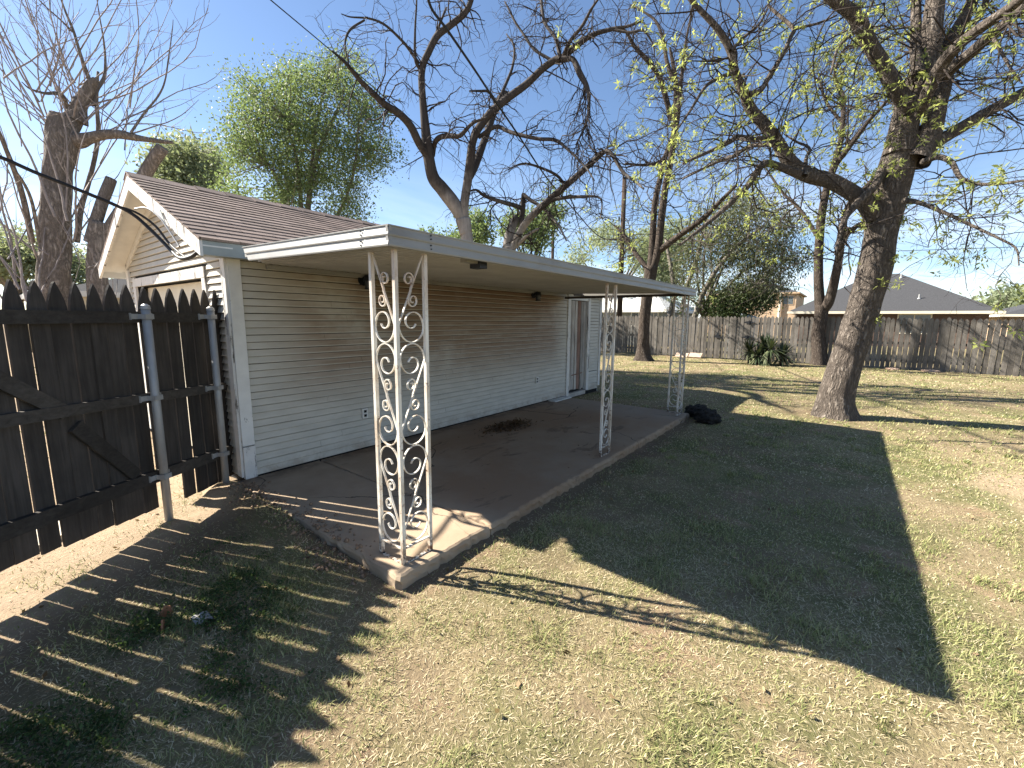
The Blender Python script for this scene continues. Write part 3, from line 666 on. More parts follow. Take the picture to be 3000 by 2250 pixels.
# ------------------------------------------------------------------ wall lamps and outlets
def wall_lamp(x, z, label):
    o = empty('wall_lamp', (x, WY0-.02, z)); tag(o, label, 'lamp', None); y = WY0-.016
    b = MB(); b.cyl((x, y, z+.035), (x, y-.018, z+.035), .062, n=20); b.build('back_plate', MT['fixture'], o)
    b = MB(); b.cyl((x, y-.018, z+.045), (x+.02, y-.085, z+.062), .030, .034, n=14); b.build('lamp_arm', MT['fixture'], o)
    b = MB(); b.cyl((x+.02, y-.095, z+.085), (x+.02, y-.095, z+.02), .044, .062, n=18); b.build('cap', MT['fixture'], o)
    b = MB(); b.cyl((x+.02, y-.095, z+.02), (x+.02, y-.095, z-.055), .050, .042, n=18); b.build('jar', MT['fixglass'], o)
    b = MB(); b.cyl((x+.02, y-.095, z-.055), (x+.02, y-.095, z-.075), .052, .048, n=18); b.build('bottom_ring', MT['fixture'], o)
wall_lamp(3.07, 2.0, 'black jar wall lamp above the wall outlet near the corner board')
wall_lamp(6.59, 2.0, 'black jar wall lamp high on the siding beside the weathered door')
def outlet(x, z, label):
    o = empty('wall_outlet', (x, WY0-.02, z)); tag(o, label, 'outlet'); y = WY0-.014
    b = MB(); b.box(x-.038, x+.038, y-.022, y, z-.060, z+.060); b.build('cover_plate', MT['outlet'], o)
    for dz in (-.026, .026): b = MB(); b.box(x-.017, x+.017, y-.026, y-.0225, z+dz-.015, z+dz+.015); b.build('socket', MT['dark'], o)
outlet(3.02, .44, 'white electrical outlet low on the wall below the lamp near the corner board')
outlet(6.74, .455, 'white electrical outlet low on the siding close to the weathered door')

# ------------------------------------------------------------------ near fence
def picket_mesh(name, w, h, gothic, mat, t=.018, seed=0):
    r = np.random.default_rng(seed); hw = w/2; pts = [(-hw, 0), (hw, 0)]
    if gothic:
        pk = .20; pts += [(hw, h-pk)] + [(hw*(1-u**1.7)**.9 if u < 1 else 0, h-pk+pk*u) for u in (.2, .4, .6, .8, .93)] + [(0, h)]
        pts += [(-hw*(1-u**1.7)**.9, h-pk+pk*u) for u in (.93, .8, .6, .4, .2)] + [(-hw, h-pk)]
    else:
        pk = .075+.02*r.random(); pts += [(hw, h-pk), (hw*.62, h-pk*.42), (.006, h), (-.006, h), (-hw*.62, h-pk*.42), (-hw, h-pk)]
    pts = [(x + .0025*(r.random()-.5), z) for x, z in pts]
    n = len(pts); V = [(x, y, z) for y in (0, t) for x, z in pts]
    F = [tuple(range(n)), tuple(range(n, 2*n))[::-1]] + [(i, n+i, n+(i+1) % n, (i+1) % n) for i in range(n)]
    me = bpy.data.meshes.new(name); me.from_pydata(V, [], F); me.update(); me.materials.append(mat); return me
def put(name, me, loc, rot, parent, scale=(1,1,1)):
    o = bpy.data.objects.new(name, me); COL.objects.link(o); o.parent = parent
    o.location = Vector(loc) - Vector(ORG[parent.name]); o.rotation_euler = rot; o.scale = scale; ORG[o.name] = ORG[parent.name]; return o
nf = empty('wooden_fence', (FA[0], FA[1], -.08)); tag(nf, 'tall dark picket fence with pointed tops, diagonal brace and galvanised pipe posts beside the garage', 'fence')
FANG = math.atan2(FD[1], FD[0])
def fpos(s, off, z): q = FA + FD*s + FN*off; return (q[0], q[1], z)
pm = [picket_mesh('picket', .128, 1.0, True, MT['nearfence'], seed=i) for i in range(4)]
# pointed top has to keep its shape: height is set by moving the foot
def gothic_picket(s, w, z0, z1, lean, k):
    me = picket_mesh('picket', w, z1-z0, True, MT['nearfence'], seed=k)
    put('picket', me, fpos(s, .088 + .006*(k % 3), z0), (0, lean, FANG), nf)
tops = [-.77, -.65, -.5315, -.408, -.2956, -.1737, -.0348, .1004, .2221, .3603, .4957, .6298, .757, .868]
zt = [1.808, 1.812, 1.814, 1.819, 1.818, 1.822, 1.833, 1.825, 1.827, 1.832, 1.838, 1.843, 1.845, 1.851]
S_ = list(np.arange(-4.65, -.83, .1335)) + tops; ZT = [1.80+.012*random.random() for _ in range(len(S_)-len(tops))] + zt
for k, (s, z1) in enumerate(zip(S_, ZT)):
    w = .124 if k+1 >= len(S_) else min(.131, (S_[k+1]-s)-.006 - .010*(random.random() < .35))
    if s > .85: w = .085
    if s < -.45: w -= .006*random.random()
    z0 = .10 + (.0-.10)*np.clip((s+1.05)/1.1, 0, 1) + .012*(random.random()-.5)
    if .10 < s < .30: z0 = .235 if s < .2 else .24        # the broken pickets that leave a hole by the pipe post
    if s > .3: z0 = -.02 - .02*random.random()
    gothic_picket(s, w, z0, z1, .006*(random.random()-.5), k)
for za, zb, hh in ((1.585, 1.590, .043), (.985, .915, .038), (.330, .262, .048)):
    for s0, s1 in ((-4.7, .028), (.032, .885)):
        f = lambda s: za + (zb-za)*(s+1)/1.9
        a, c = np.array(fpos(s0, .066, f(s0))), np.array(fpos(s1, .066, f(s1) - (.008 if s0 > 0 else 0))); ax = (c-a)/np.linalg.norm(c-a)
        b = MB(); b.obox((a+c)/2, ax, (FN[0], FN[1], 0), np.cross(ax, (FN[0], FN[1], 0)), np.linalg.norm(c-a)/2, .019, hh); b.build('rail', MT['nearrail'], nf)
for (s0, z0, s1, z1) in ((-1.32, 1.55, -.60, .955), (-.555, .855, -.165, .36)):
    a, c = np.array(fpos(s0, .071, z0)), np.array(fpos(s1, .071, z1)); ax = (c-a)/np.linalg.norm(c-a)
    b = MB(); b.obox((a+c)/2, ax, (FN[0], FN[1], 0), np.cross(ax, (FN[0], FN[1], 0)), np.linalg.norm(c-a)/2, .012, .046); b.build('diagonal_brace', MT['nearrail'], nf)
for s in (0.0, .672, -2.4):
    b = MB(); p0 = fpos(s, 0, -.12); p1 = fpos(s+.004, 0, 1.655); b.cyl(p0, p1, .030, n=20); po = b.build('pipe_post', MT['galv'], nf, smooth=True)
    b = MB(); b.cyl(fpos(s+.004, 0, 1.650), fpos(s+.004, 0, 1.675), .034, .030, n=20); b.cyl(fpos(s+.004, 0, 1.675), fpos(s+.004, 0, 1.690), .030, .010, n=20); b.build('cap', MT['galv'], po)
    for za, zb in ((1.585, 1.590), (.985, .915), (.330, .262)):
        z = za + (zb-za)*(s+1)/1.9 + .005; b = MB()
        for sg in (-1, 1):
            q = np.array(fpos(s + sg*.062, .036, z)); b.obox(q, (FD[0], FD[1], 0), (FN[0], FN[1], 0), (0,0,1), .030, .0025, .020)
            q = np.array(fpos(s + sg*.090, .044, z)); b.obox(q, (FD[0], FD[1], 0), (FN[0], FN[1], 0), (0,0,1), .0025, .012, .026)
        q = np.array(fpos(s, -.032, z)); b.obox(q, (FD[0], FD[1], 0), (FN[0], FN[1], 0), (0,0,1), .036, .0028, .019)
        for sg in (-1, 1): q = np.array(fpos(s+sg*.034, .002, z)); b.obox(q, (FD[0], FD[1], 0), (FN[0], FN[1], 0), (0,0,1), .0028, .034, .019)
        b.build('bracket', MT['galv'], po)

# ------------------------------------------------------------------ back fence along the far side of the yard
bf = empty('wooden_fence', (21.0, 2, -.08)); tag(bf, 'long grey weathered picket fence across the far side of the lawn', 'fence')
bm = [picket_mesh('picket', .142 - .012*(i % 3), 1.84 + .02*(i % 2), False, MT['backfence'], seed=20+i) for i in range(6)]
y = 15.2; k = 0; r = np.random.default_rng(5)
while y > -12.6:
    me = bm[r.integers(0, 6)]; big = vnoise(y*.9, 2.2)
    z = float(gh(21.0, y)) + .012 + .045*vnoise(y*.5, 8) - (.05 if y < -1 else 0)
    put('picket', me, (20.98 + .012*(k % 2) + .012*r.random(), y, z), (.010*(r.random()-.5) + (.028 if y < -1 else 0)*1.0, .012*(r.random()-.5), -math.pi/2), bf, (1, 1, 1 + .02*(r.random()-.5)))
    y -= .137 + .010*r.random() + (.012 if r.random() < .18 else 0); k += 1
for z in (.22, .86, 1.50):
    for y0 in np.arange(-12.5, 15.2, 2.44):
        b = MB(); b.box(21.030, 21.068, y0+.004, y0+2.436, z-.05, z+.04); b.build('rail', MT['backfence'], bf)
for y0 in np.arange(-12.5, 15.3, 2.44): b = MB(); b.box(21.07, 21.16, y0-.045, y0+.045, -.2, 1.72); b.build('fence_post', MT['backfence'], bf)

# ------------------------------------------------------------------ small things in the yard
def rock(loc, sx, sy, sz, seed, label):
    r = np.random.default_rng(seed); n, m = 34, 22; V = []
    o1 = r.random(3)*20
    for j in range(m):
        th = math.pi*j/(m-1)
        for i in range(n):
            ph = 2*math.pi*i/n; d = np.array([math.sin(th)*math.cos(ph), math.sin(th)*math.sin(ph), math.cos(th)])
            k = .78 + .42*fbm(d[0]*1.3+o1[0]+d[2], d[1]*1.3+o1[1]+d[2]*.7, 4) + .34*(vnoise(d[0]*4+o1[2]+d[2]*5, d[1]*4+d[2]*3)-.5) + .16*(vnoise(d[0]*11+o1[1]+d[2]*9, d[1]*11+d[2]*7)-.5)
            V.append((loc[0]+sx*d[0]*k, loc[1]+sy*d[1]*k, max(loc[2]-.05, loc[2]+sz*.72+sz*d[2]*k)))
    F = [(j*n+i, j*n+(i+1) % n, (j+1)*n+(i+1) % n, (j+1)*n+i) for j in range(m-1) for i in range(n)]
    o = mk('lava_rock', V, [f[::-1] for f in F], MT['rock'], loc=loc); return tag(o, label, 'rock', None)
rock((8.02, 2.02, -.085), .25, .21, .125, 1, 'black lava rock with a flat top touching the slab corner')
rock((7.62, 1.74, -.085), .23, .20, .125, 2, 'rounded black lava rock lying on the grass in front of the other rock')
rock((7.92, 1.86, -.085), .12, .12, .09, 3, 'small black lava rock wedged between two larger ones')
pb = at_z(2012, 1043, -.05)
for i, (yy, tilt, lab) in enumerate(((6.05, .05, 'flat pink paver leaning at the foot of the back fence beside a slightly higher one'), (5.45, .22, 'tilted pink paver propped at the foot of the back fence with its top edge raised'))):
    b = MB(); b.obox((20.72, yy, .0+.03*i), (math.cos(.55),0,math.sin(.55)), (0,1,0), (-math.sin(.55),0,math.cos(.55)), .16, .27, .025)
    tag(b.build('paver', MT['paver'], loc=(20.72, yy, -.08)), lab, 'paver')
tag(MB().box(7.10, 7.72, 4.40, 4.56, .002, .022).build('paver', MT['outlet'], loc=(7.4, 4.48, 0)), 'thin pale paver lying on the slab against the wall by the door', 'paver')
for (x, y, sx, sy, lab) in ((20.55, -1.35, .10, .20, 'pale broken stone lying at the foot of the back fence'), (20.6, -2.35, .07, .26, 'long flat buff stone at the foot of the back fence')):
    o = rock((x, y, -.09), sx, sy, .05, int(abs(y)*10), lab); o.name = 'stone'; o.data.materials[0] = MT['paver']
# ornaments hung on the back fence
def ornament(y, z, label):
    o = empty('fence_ornament', (20.96, y, z)); tag(o, label, 'ornament')
    for sg in (-1, 1):
        b = MB(); b.prism([(20.955, y, z+.075), (20.955, y+sg*.13, z+.045), (20.940, y+sg*.24, z+.01), (20.955, y+sg*.12, z-.025), (20.955, y, z-.06)], (.008, 0, 0)); b.build('wing', MT['fixture'], o)
    b = MB(); b.cyl((20.945, y, z+.10), (20.945, y, z-.10), .016, .012, n=8); b.build('body', MT['fixture'], o)
ornament(3.42, 1.53, 'upper of two black metal butterflies hung on the back fence over the yucca')
ornament(3.46, .90, 'lower of two black metal butterflies hung on the back fence over the yucca')
o = empty('fence_ornament', (20.95, 4.65, .9)); tag(o, 'black metal bird silhouette hung on the back fence by a wire', 'ornament')
b = MB(); b.prism([(20.94, 4.80, .92), (20.94, 4.68, .97), (20.94, 4.55, .93), (20.94, 4.42, .80), (20.94, 4.58, .84), (20.94, 4.72, .86)], (.012, 0, 0)); b.build('body', MT['fixture'], o)
b = MB(); b.prism([(20.935, 4.70, .93), (20.935, 4.66, 1.08), (20.935, 4.58, 1.06), (20.935, 4.57, .93)], (.01, 0, 0)); b.build('wing', MT['fixture'], o)
b = MB(); b.cyl((20.94, 4.72, .94), (20.94, 4.70, 1.75), .006, n=6); b.build('wire', MT['fixture'], o)

# ------------------------------------------------------------------ neighbouring houses
def hip_house(name, label, x0, x1, y0, y1, ez, rz, wall, roofm, fasc, ov=.5, ridge=None, wins=(), chim=False, vents=()):
    o = empty(name, ((x0+x1)/2, (y0+y1)/2, -.1)); tag(o, label, 'house')
    MB().box(x0, x1, y0, y1, -.2, ez).build('wall', wall, o)
    X0, X1, Y0, Y1 = x0-ov, x1+ov, y0-ov, y1+ov; cx = (X0+X1)/2; hw = (X1-X0)/2
    ra, rb = (Y0+hw, Y1-hw) if ridge is None else ridge
    m = MB(); m.add([(X0,Y0,ez),(X1,Y0,ez),(X1,Y1,ez),(X0,Y1,ez),(cx,ra,rz),(cx,rb,rz)], [(0,3,2,1),(0,1,4),(1,2,5,4),(2,3,5),(3,0,4,5)]); rf = m.build('roof', roofm, o)
    f = MB()
    for a in ((X0-.03,X0,Y0-.03,Y1+.03), (X1,X1+.03,Y0-.03,Y1+.03), (X0+.002,X1-.002,Y0-.03,Y0), (X0+.002,X1-.002,Y1,Y1+.03)): f.box(a[0],a[1],a[2],a[3],ez-.15,ez+.03)
    f.build('fascia', fasc, rf)
    for (wy, wz, ww, wh) in wins:
        w_ = MB().box(x0-.03, x0+.02, wy-ww/2-.08, wy+ww/2+.08, wz-wh/2-.08, wz+wh/2+.08).build('window', fasc, o)
        MB().box(x0-.04, x0-.032, wy-ww/2, wy-.03, wz-wh/2, wz+wh/2).build('pane', MT['glass'], w_)
        MB().box(x0-.04, x0-.032, wy+.03, wy+ww/2, wz-wh/2, wz+wh/2).build('pane', MT['glass'], w_)
    for (vx, vy, vh) in vents:
        t = (vx-X0)/hw; z = ez + (rz-ez)*t; v = MB(); v.cyl((vx, vy, z-.05), (vx, vy, z+vh), .05, n=10); v.cyl((vx, vy, z-.02), (vx, vy, z+.06), .11, .06, n=10); v.build('vent_pipe', MT['galv'], rf)
    return o
hip_house('house', 'low brick house with wide dark grey hip roof and cream fascia behind the back fence', 40.5, 51.0, -6.9, 3.4, 2.33, 5.35, MT['darkbrick'], MT['greyroof'], MT['cream'], .55,
          (-2.6, -1.0), wins=((-3.4, 1.5, 1.6, 1.2),), vents=((43.6, -1.6, .35), (42.9, -1.5, .30), (41.7, -3.6, .3), (45.0, -2.7, .3)))
hip_house('house', 'pale roofed grey house with white framed windows beyond the fence behind the garage', 28.0, 36.0, 9.6, 20.0, 2.25, 3.60, MT['greywall'], MT['whiteroof'], MT['trim'], .4,
          (11.5, 18.0), wins=((11.1, 1.65, .9, .8), (13.6, 1.65, .9, .8), (10.1, 1.6, .5, .9)))
hip_house('house', 'low house with grey roof and cream eave glimpsed beyond the dark brick house', 50.0, 60.0, -26.0, -9.6, 2.25, 4.4, MT['tanbrick'], MT['greyroof'], MT['cream'], .6, (-20.5, -15.0))
o = hip_house('house', 'two storey tan brick house with small dark windows rising behind the trees', 60.0, 70.0, 5.2, 15.0, 4.9, 6.6, MT['tanbrick'], MT['greyroof'], MT['tanbrick'], .25, (9.0, 11.0), wins=((7.9, 4.1, .9, .8), (6.0, 4.0, 1.0, .9)))
p_ = at_x(2284, 900, 59.8); b = MB(); b.cyl((59.8, p_[1], -.1), (59.8, p_[1], 4.9), .13, n=10); b.build('porch_column', MT['cream'], o)
hip_house('house', 'low pale house roof seen over the near fence beside the sawn off trunk', 2.5, 12.0, 20.5, 30.0, 2.35, 3.9, MT['cream'], MT['greyroof'], MT['trim'], .5, (23.5, 26.5))
# small pale shed roof by the fence
p_ = at_x(2170, 925, 24.0); o = empty('shed', (24.5, p_[1], -.1)); tag(o, 'little pale blue shed roof just showing over the back fence', 'shed')
MB().box(24.0, 25.4, p_[1]-.6, p_[1]+.55, -.15, 1.72).build('wall', MT['greywall'], o)
MB().prism([(23.9, p_[1]-.7, 1.73), (23.9, p_[1], 2.0), (23.9, p_[1]+.65, 1.73)], (1.6, 0, 0)).build('roof', m_plain('pale_blue_metal', (.42,.50,.56), .5, .1, 3, .05, .003), o)

# ------------------------------------------------------------------ tree kit
def unit(v): return v/np.maximum(np.linalg.norm(v, axis=-1, keepdims=True), 1e-9)
def catmull(P, sub=4):
    P = np.asarray(P, float); Q = np.vstack([2*P[0]-P[1], P, 2*P[-1]-P[-2]]); out = []
    for i in range(1, len(Q)-2):
        a, b_, c, d = Q[i-1], Q[i], Q[i+1], Q[i+2]
        for t in np.linspace(0, 1, sub, endpoint=False):
            out.append(.5*((2*b_) + (-a+c)*t + (2*a-5*b_+4*c-d)*t*t + (-a+3*b_-3*c+d)*t**3))
    out.append(Q[-2]); return np.array(out)
def tubes(paths, rad, S=5):
    # paths (N,K,3), rad (N,K)
    N, K, _ = paths.shape; T = unit(np.gradient(paths, axis=1))
    ref = np.where(np.abs(T[...,2:3]) > .9, np.array([1.,0,0]), np.array([0,0,1.]))
    A = unit(np.cross(T, ref)); B = np.cross(T, A); th = 2*np.pi*np.arange(S)/S
    V = paths[:,:,None,:] + rad[:,:,None,None]*(np.cos(th)[None,None,:,None]*A[:,:,None,:] + np.sin(th)[None,None,:,None]*B[:,:,None,:])
    idx = np.arange(N*K*S).reshape(N, K, S); j = np.roll(idx, -1, axis=2)
    F = np.stack([idx[:,:-1], j[:,:-1], j[:,1:], idx[:,1:]], -1).reshape(-1, 4)
    return V.reshape(-1, 3), F
def big_limb(P, S=16, ridge=.0, flare=0.0, sub=5, seed=0, lump=.05):
    # P rows: x y z r ; one thick limb with bark relief
    C = catmull(P, sub); p, r = C[:,:3], np.maximum(C[:,3], .002); K = len(p)
    L = np.r_[0, np.cumsum(np.linalg.norm(np.diff(p, axis=0), axis=1))]
    T = unit(np.gradient(p, axis=0)); A = unit(np.cross(T, np.array([0.31, .95, .02]))); B = np.cross(T, A); th = 2*np.pi*np.arange(S)/S
    ct, st = np.cos(th)[None], np.sin(th)[None]
    n1 = vnoise(ct*3.1+seed+10, L[:,None]*2.2) + vnoise(st*3.1+seed+40, L[:,None]*2.2) - 1
    n2 = vnoise(ct*9+seed+10, L[:,None]*3.5) + vnoise(st*9+seed+70, L[:,None]*3.5) - 1
    rr = r[:,None]*(1 + lump*n1 + ridge*n2)
    if flare:
        lobes = 1 + .35*np.cos(th*5+seed)[None]; rr = rr*(1 + flare*np.exp(-L[:,None]/.22)*lobes)
    V = p[:,None,:] + rr[...,None]*(ct[...,None]*A[:,None,:] + st[...,None]*B[:,None,:])
    idx = np.arange(K*S).reshape(K, S); j = np.roll(idx, -1, axis=1)
    F = np.stack([idx[:-1], j[:-1], j[1:], idx[1:]], -1).reshape(-1, 4)
    V = np.vstack([V.reshape(-1, 3), p[-1:]]); e = idx[-1]; n = K*S
    F = np.vstack([F, np.stack([e, np.roll(e, -1), np.full(S, n), np.full(S, n)], -1)])
    return V, F
def join(parts):
    V = []; F = []; o = 0
    for v, f in parts: V.append(v); F.append(f+o); o += len(v)
    return np.vstack(V), np.vstack(F)
def limb(spec, d0, d1, org=(0, 0), k=1.0, wmul=1.0):
    out = []; n = len(spec)
    for i, (x, y, w) in enumerate(spec):
        d = d0 + (d1-d0)*i/max(1, n-1); px, py = org[0]+k*x, org[1]+k*y; p = at_d(px, py, d)
        cosq = (FF @ (p-EYE))/np.linalg.norm(p-EYE)
        out.append((*p, .5*w*k*wmul*depth(p)/FPX*min(1.0, cosq+.18)))
    return np.array(out)
def grow(start, dirn, length, K, wander, up, r):
    p = start.copy(); d = unit(dirn); out = [p.copy()]; step = (length/(K-1))[:,None]
    for k in range(K-1):
        d = unit(d + wander*r.normal(size=d.shape) + np.array([0, 0, 1.0])*up); p = p + d*step; out.append(p.copy())
    return np.stack(out, 1)
def sample_on(paths, rads, n, r, t0=.25, t1=1.0):
    N, K, _ = paths.shape; seg = np.linalg.norm(np.diff(paths, axis=1), axis=2).sum(1); w = seg/seg.sum()
    i = r.choice(N, n, p=w); t = (t0 + (t1-t0)*r.random(n))*(K-1); a = np.minimum(t.astype(int), K-2); f = (t-a)[:,None]
    pos = paths[i,a]*(1-f) + paths[i,a+1]*f; tan = unit(paths[i,a+1]-paths[i,a]); rad = rads[i,a]*(1-f[:,0]) + rads[i,a+1]*f[:,0]
    return pos, tan, rad
def side_dir(tan, amin, amax, r):
    q = unit(np.cross(tan, r.normal(size=tan.shape))); a = np.radians(amin + (amax-amin)*r.random(len(tan)))[:,None]
    return np.cos(a)*tan + np.sin(a)*q
def taper(r0, K, tip=.25): return r0[:,None]*np.linspace(1, tip, K)[None]
def to_batch(limbs, K=14):
    P = []; R = []
    for L in limbs:
        C = catmull(L, 5); t = np.linspace(0, len(C)-1, K); a = np.minimum(t.astype(int), len(C)-2); f = (t-a)[:,None]
        q = C[a]*(1-f) + C[a+1]*f; P.append(q[:,:3]); R.append(q[:,3])
    return np.array(P), np.array(R)
def leaves(cen, size, r, asp=.42, droop=.0, axis=None):
    n = len(cen); a = unit(r.normal(size=(n, 3)) if axis is None else axis + .45*r.normal(size=(n, 3))); a[:,2] -= droop; a = unit(a)
    b_ = unit(np.cross(a, r.normal(size=(n, 3)))); nn_ = np.cross(a, b_); s = (size*(.6+.8*r.random(n)))[:,None]
    V = np.stack([cen, cen + a*s*.5 + b_*s*asp*.5 + nn_*s*.08, cen + a*s, cen + a*s*.5 - b_*s*asp*.5 + nn_*s*.08], 1).reshape(-1, 3)
    F = np.arange(n*4).reshape(n, 4); tint = np.repeat(r.random(n), 4); return V, F, tint
def tree_root(name, loc, label): o = empty(name, loc); return tag(o, label, 'tree')
CA, CB, CC = ((0, 0), .452), ((1000, 0), .452), ((2000, 0), .452)      # sheets the limb paths were read from
def lb(sheet, spec, d0, d1, wm=1.0): return limb(spec, d0, d1, sheet[0], sheet[1], wm)

# ---- big leaning pecan on the lawn
r1 = np.random.default_rng(11)
base = at_z(2441, 1222, -.10); D1 = math.hypot(base[0], base[1])
t1 = tree_root('pecan_tree', (base[0], base[1], -.1), 'large leaning tree with ridged grey bark and sparse young leaves standing on the lawn')
K_ = 1/.452
trunk = limb([(2441,1240,112),(2446,1180,92),(2462,1110,84),(2499,999,80),(2530,900,86),(2561,795,90),(2580,690,86),(2597,600,92),(2618,520,100),(2640,440,96)], D1, D1+.15)
lims1 = [
 lb(CC, [(1250,1400,120),(1180,1310,104),(1100,1250,96),(950,1170,92),(800,1130,88),(690,1040,82),(620,930,76),(560,840,72),(450,720,68),(400,610,62),(340,470,54),(310,330,48),(220,180,40),(80,30,32),(-60,-140,22)], D1, D1-1.6),
 lb(CC, [(1400,1010,190),(1430,850,170),(1455,720,160),(1470,640,150),(1540,500,150),(1600,330,135),(1620,150,128),(1650,-80,118),(1690,-420,90),(1700,-800,60)], D1+.1, D1+.6),
 lb(CC, [(1480,700,110),(1400,600,105),(1300,430,98),(1220,300,92),(1160,180,92),(1090,80,88),(960,-20,80),(820,-160,66),(640,-380,48)], D1, D1-1.2),
 lb(CC, [(1530,480,80),(1515,380,72),(1510,300,68),(1512,120,64),(1510,-60,58),(1480,-330,40)], D1, D1+.9),
 lb(CC, [(1510,1050,170),(1570,950,150),(1620,800,132),(1650,680,118),(1680,570,112),(1700,470,104),(1690,380,96),(1740,260,92),(1830,110,88),(1890,-40,78),(1950,-300,50)], D1+.05, D1+1.0),
 lb(CC, [(1540,740,70),(1580,620,84),(1680,420,86),(1790,290,84),(1920,190,80),(2080,80,76),(2230,-40,70),(2440,-260,50)], D1-.15, D1-1.5),
 lb(CC, [(1690,500,80),(1760,430,84),(1860,350,82),(2000,225,78),(2140,110,74),(2300,-30,64),(2500,-220,44)], D1+.1, D1-.8),
 lb(CC, [(1600,960,80),(1700,890,82),(1850,800,80),(1960,735,76),(2080,670,74),(2220,590,68),(2420,470,54),(2600,380,30)], D1+.1, D1+1.4),
 lb(CC, [(1870,150,40),(1920,110,46),(1970,0,44),(2010,-140,36)], D1+.4, D1+1.4),
 lb(CC, [(1560,1050,50),(1650,1018,40),(1740,1050,36),(1800,1150,30),(1900,1190,26),(2050,1192,22),(2212,1170,18),(2400,1150,10)], D1-.2, D1-1.6),
 lb(CC, [(1440,1300,40),(1520,1310,30),(1700,1380,24),(1850,1450,22),(2050,1545,18),(2160,1610,14),(2180,1720,8)], D1-.2, D1-1.8),
 lb(CC, [(1290,1110,60),(1240,1210,52),(1120,1330,48),(1050,1420,36),(1010,1560,26),(990,1650,14)], D1-.1, D1-1.0),
 lb(CC, [(760,1130,60),(640,1085,44),(560,1060,42),(510,1075,40),(400,1230,36),(250,1370,30),(120,1480,24),(-20,1590,14)], D1-1.0, D1-2.0),
 lb(CC, [(560,890,44),(460,905,34),(360,890,34),(300,920,30),(200,970,22),(0,1060,14)], D1-1.1, D1-2.2),
 lb(CC, [(610,930,36),(520,938,28),(430,950,26),(330,1010,22),(200,1060,18),(0,1160,10)], D1-1.1, D1-.2),
 lb(CC, [(430,610,40),(500,590,34),(560,500,32),(650,350,30),(700,240,28),(720,190,28),(660,130,24),(590,70,20),(550,30,14)], D1-1.2, D1-.6),
 lb(CC, [(720,190,20),(800,170,18),(880,150,16),(1000,100,10)], D1-.7, D1-.4),
 lb(CC, [(790,1140,40),(800,1030,22),(820,960,18),(740,920,14),(660,870,10)], D1-1.0, D1-.5),
 lb(CC, [(340,470,30),(250,500,24),(150,560,20),(60,700,16),(-20,820,10)], D1-1.3, D1-2.4),
 lb(CC, [(310,330,26),(400,240,20),(500,150,16),(560,30,10)], D1-1.4, D1-.9),
 lb(CC, [(1160,180,30),(1060,250,24),(1000,330,20),(960,480,14)], D1-.8, D1-1.8),
 lb(CC, [(2000,220,30),(2060,330,22),(2130,450,18),(2200,540,12)], D1-.3, D1-1.2),
]
wood = [big_limb(trunk, 64, .075, .30, 9, 3, .08)]
for i, L in enumerate(lims1): L[:,3] *= (1.06 if L[0,3] > .12 else 1.05)
for i, L in enumerate(lims1): wood.append(big_limb(L, 28 if L[0,3] > .07 else 10, .05 if L[0,3] > .07 else .0, 0, 6, i*3, .06))
Vw, Fw = join(wood); mk('trunk', Vw, Fw, MT['bark1'], t1, smooth=True)
P1, R1 = to_batch(lims1, 16)
small = R1[:,0] < .30
pos, tan, rad = sample_on(P1, R1, 340, r1, .2, 1.0)
br = grow(pos, side_dir(tan, 35, 85, r1) + np.array([0,0,-.1]), .7 + 1.3*r1.random(len(pos)), 8, .34, -.03, r1); brr = taper(np.clip(rad*.34, .005, .013), 8, .32)
pos2, tan2, rad2 = sample_on(br, brr, 1500, r1, .15, 1.0)
tw = grow(pos2, side_dir(tan2, 25, 75, r1), .28 + .55*r1.random(len(pos2)), 6, .40, .02, r1); twr = taper(np.clip(rad2*.5, .0025, .005), 6, .45)
pos3, tan3, rad3 = sample_on(tw, twr, 2600, r1, .2, 1.0)
tw3 = grow(pos3, side_dir(tan3, 25, 70, r1), .12 + .25*r1.random(len(pos3)), 4, .28, .06, r1); tr3 = taper(np.full(len(pos3), .0020), 4, .6)
Vt, Ft = join([tubes(br, brr, 5), tubes(tw, twr, 4), tubes(tw3, tr3, 3)]); mk('branches', Vt, Ft, MT['twig'], t1)
tips = np.vstack([tw[:,-1], tw3[:,-1], tw3[:,-1][:900]]); tips = tips[r1.random(len(tips)) < .16]
ax = unit(r1.normal(size=(len(tips)*13, 3)) + np.array([0,0,-.1])); cen = np.repeat(tips, 13, 0) + ax*.012 + .018*r1.normal(size=ax.shape)
# sprigs straight on the trunk and limbs
sp, _, sr = sample_on(P1[:9], R1[:9], 60, r1, 0, .9); sp = sp + unit(r1.normal(size=sp.shape))*(sr+.05)[:,None]
ts, _, tr_ = sample_on(trunk[None,:,:3], trunk[None,:,3], 34, r1, .40, 1.0); ts = ts + unit(r1.normal(size=ts.shape)*[1,1,.2])*(tr_*1.15)[:,None]
sp = np.vstack([sp[:22], ts[:16]]); ax2 = unit(r1.normal(size=(len(sp)*26, 3))); c2 = np.repeat(sp, 26, 0) + .03*r1.normal(size=ax2.shape)
Vl, Fl, tl = leaves(np.vstack([cen, c2]), .070, r1, .30, .15, np.vstack([ax, ax2])*1.5); cr = mk('crown', Vl, Fl, MT['leafyoung'], t1, attr=dict(tint=tl)); cr['kind'] = 'stuff'

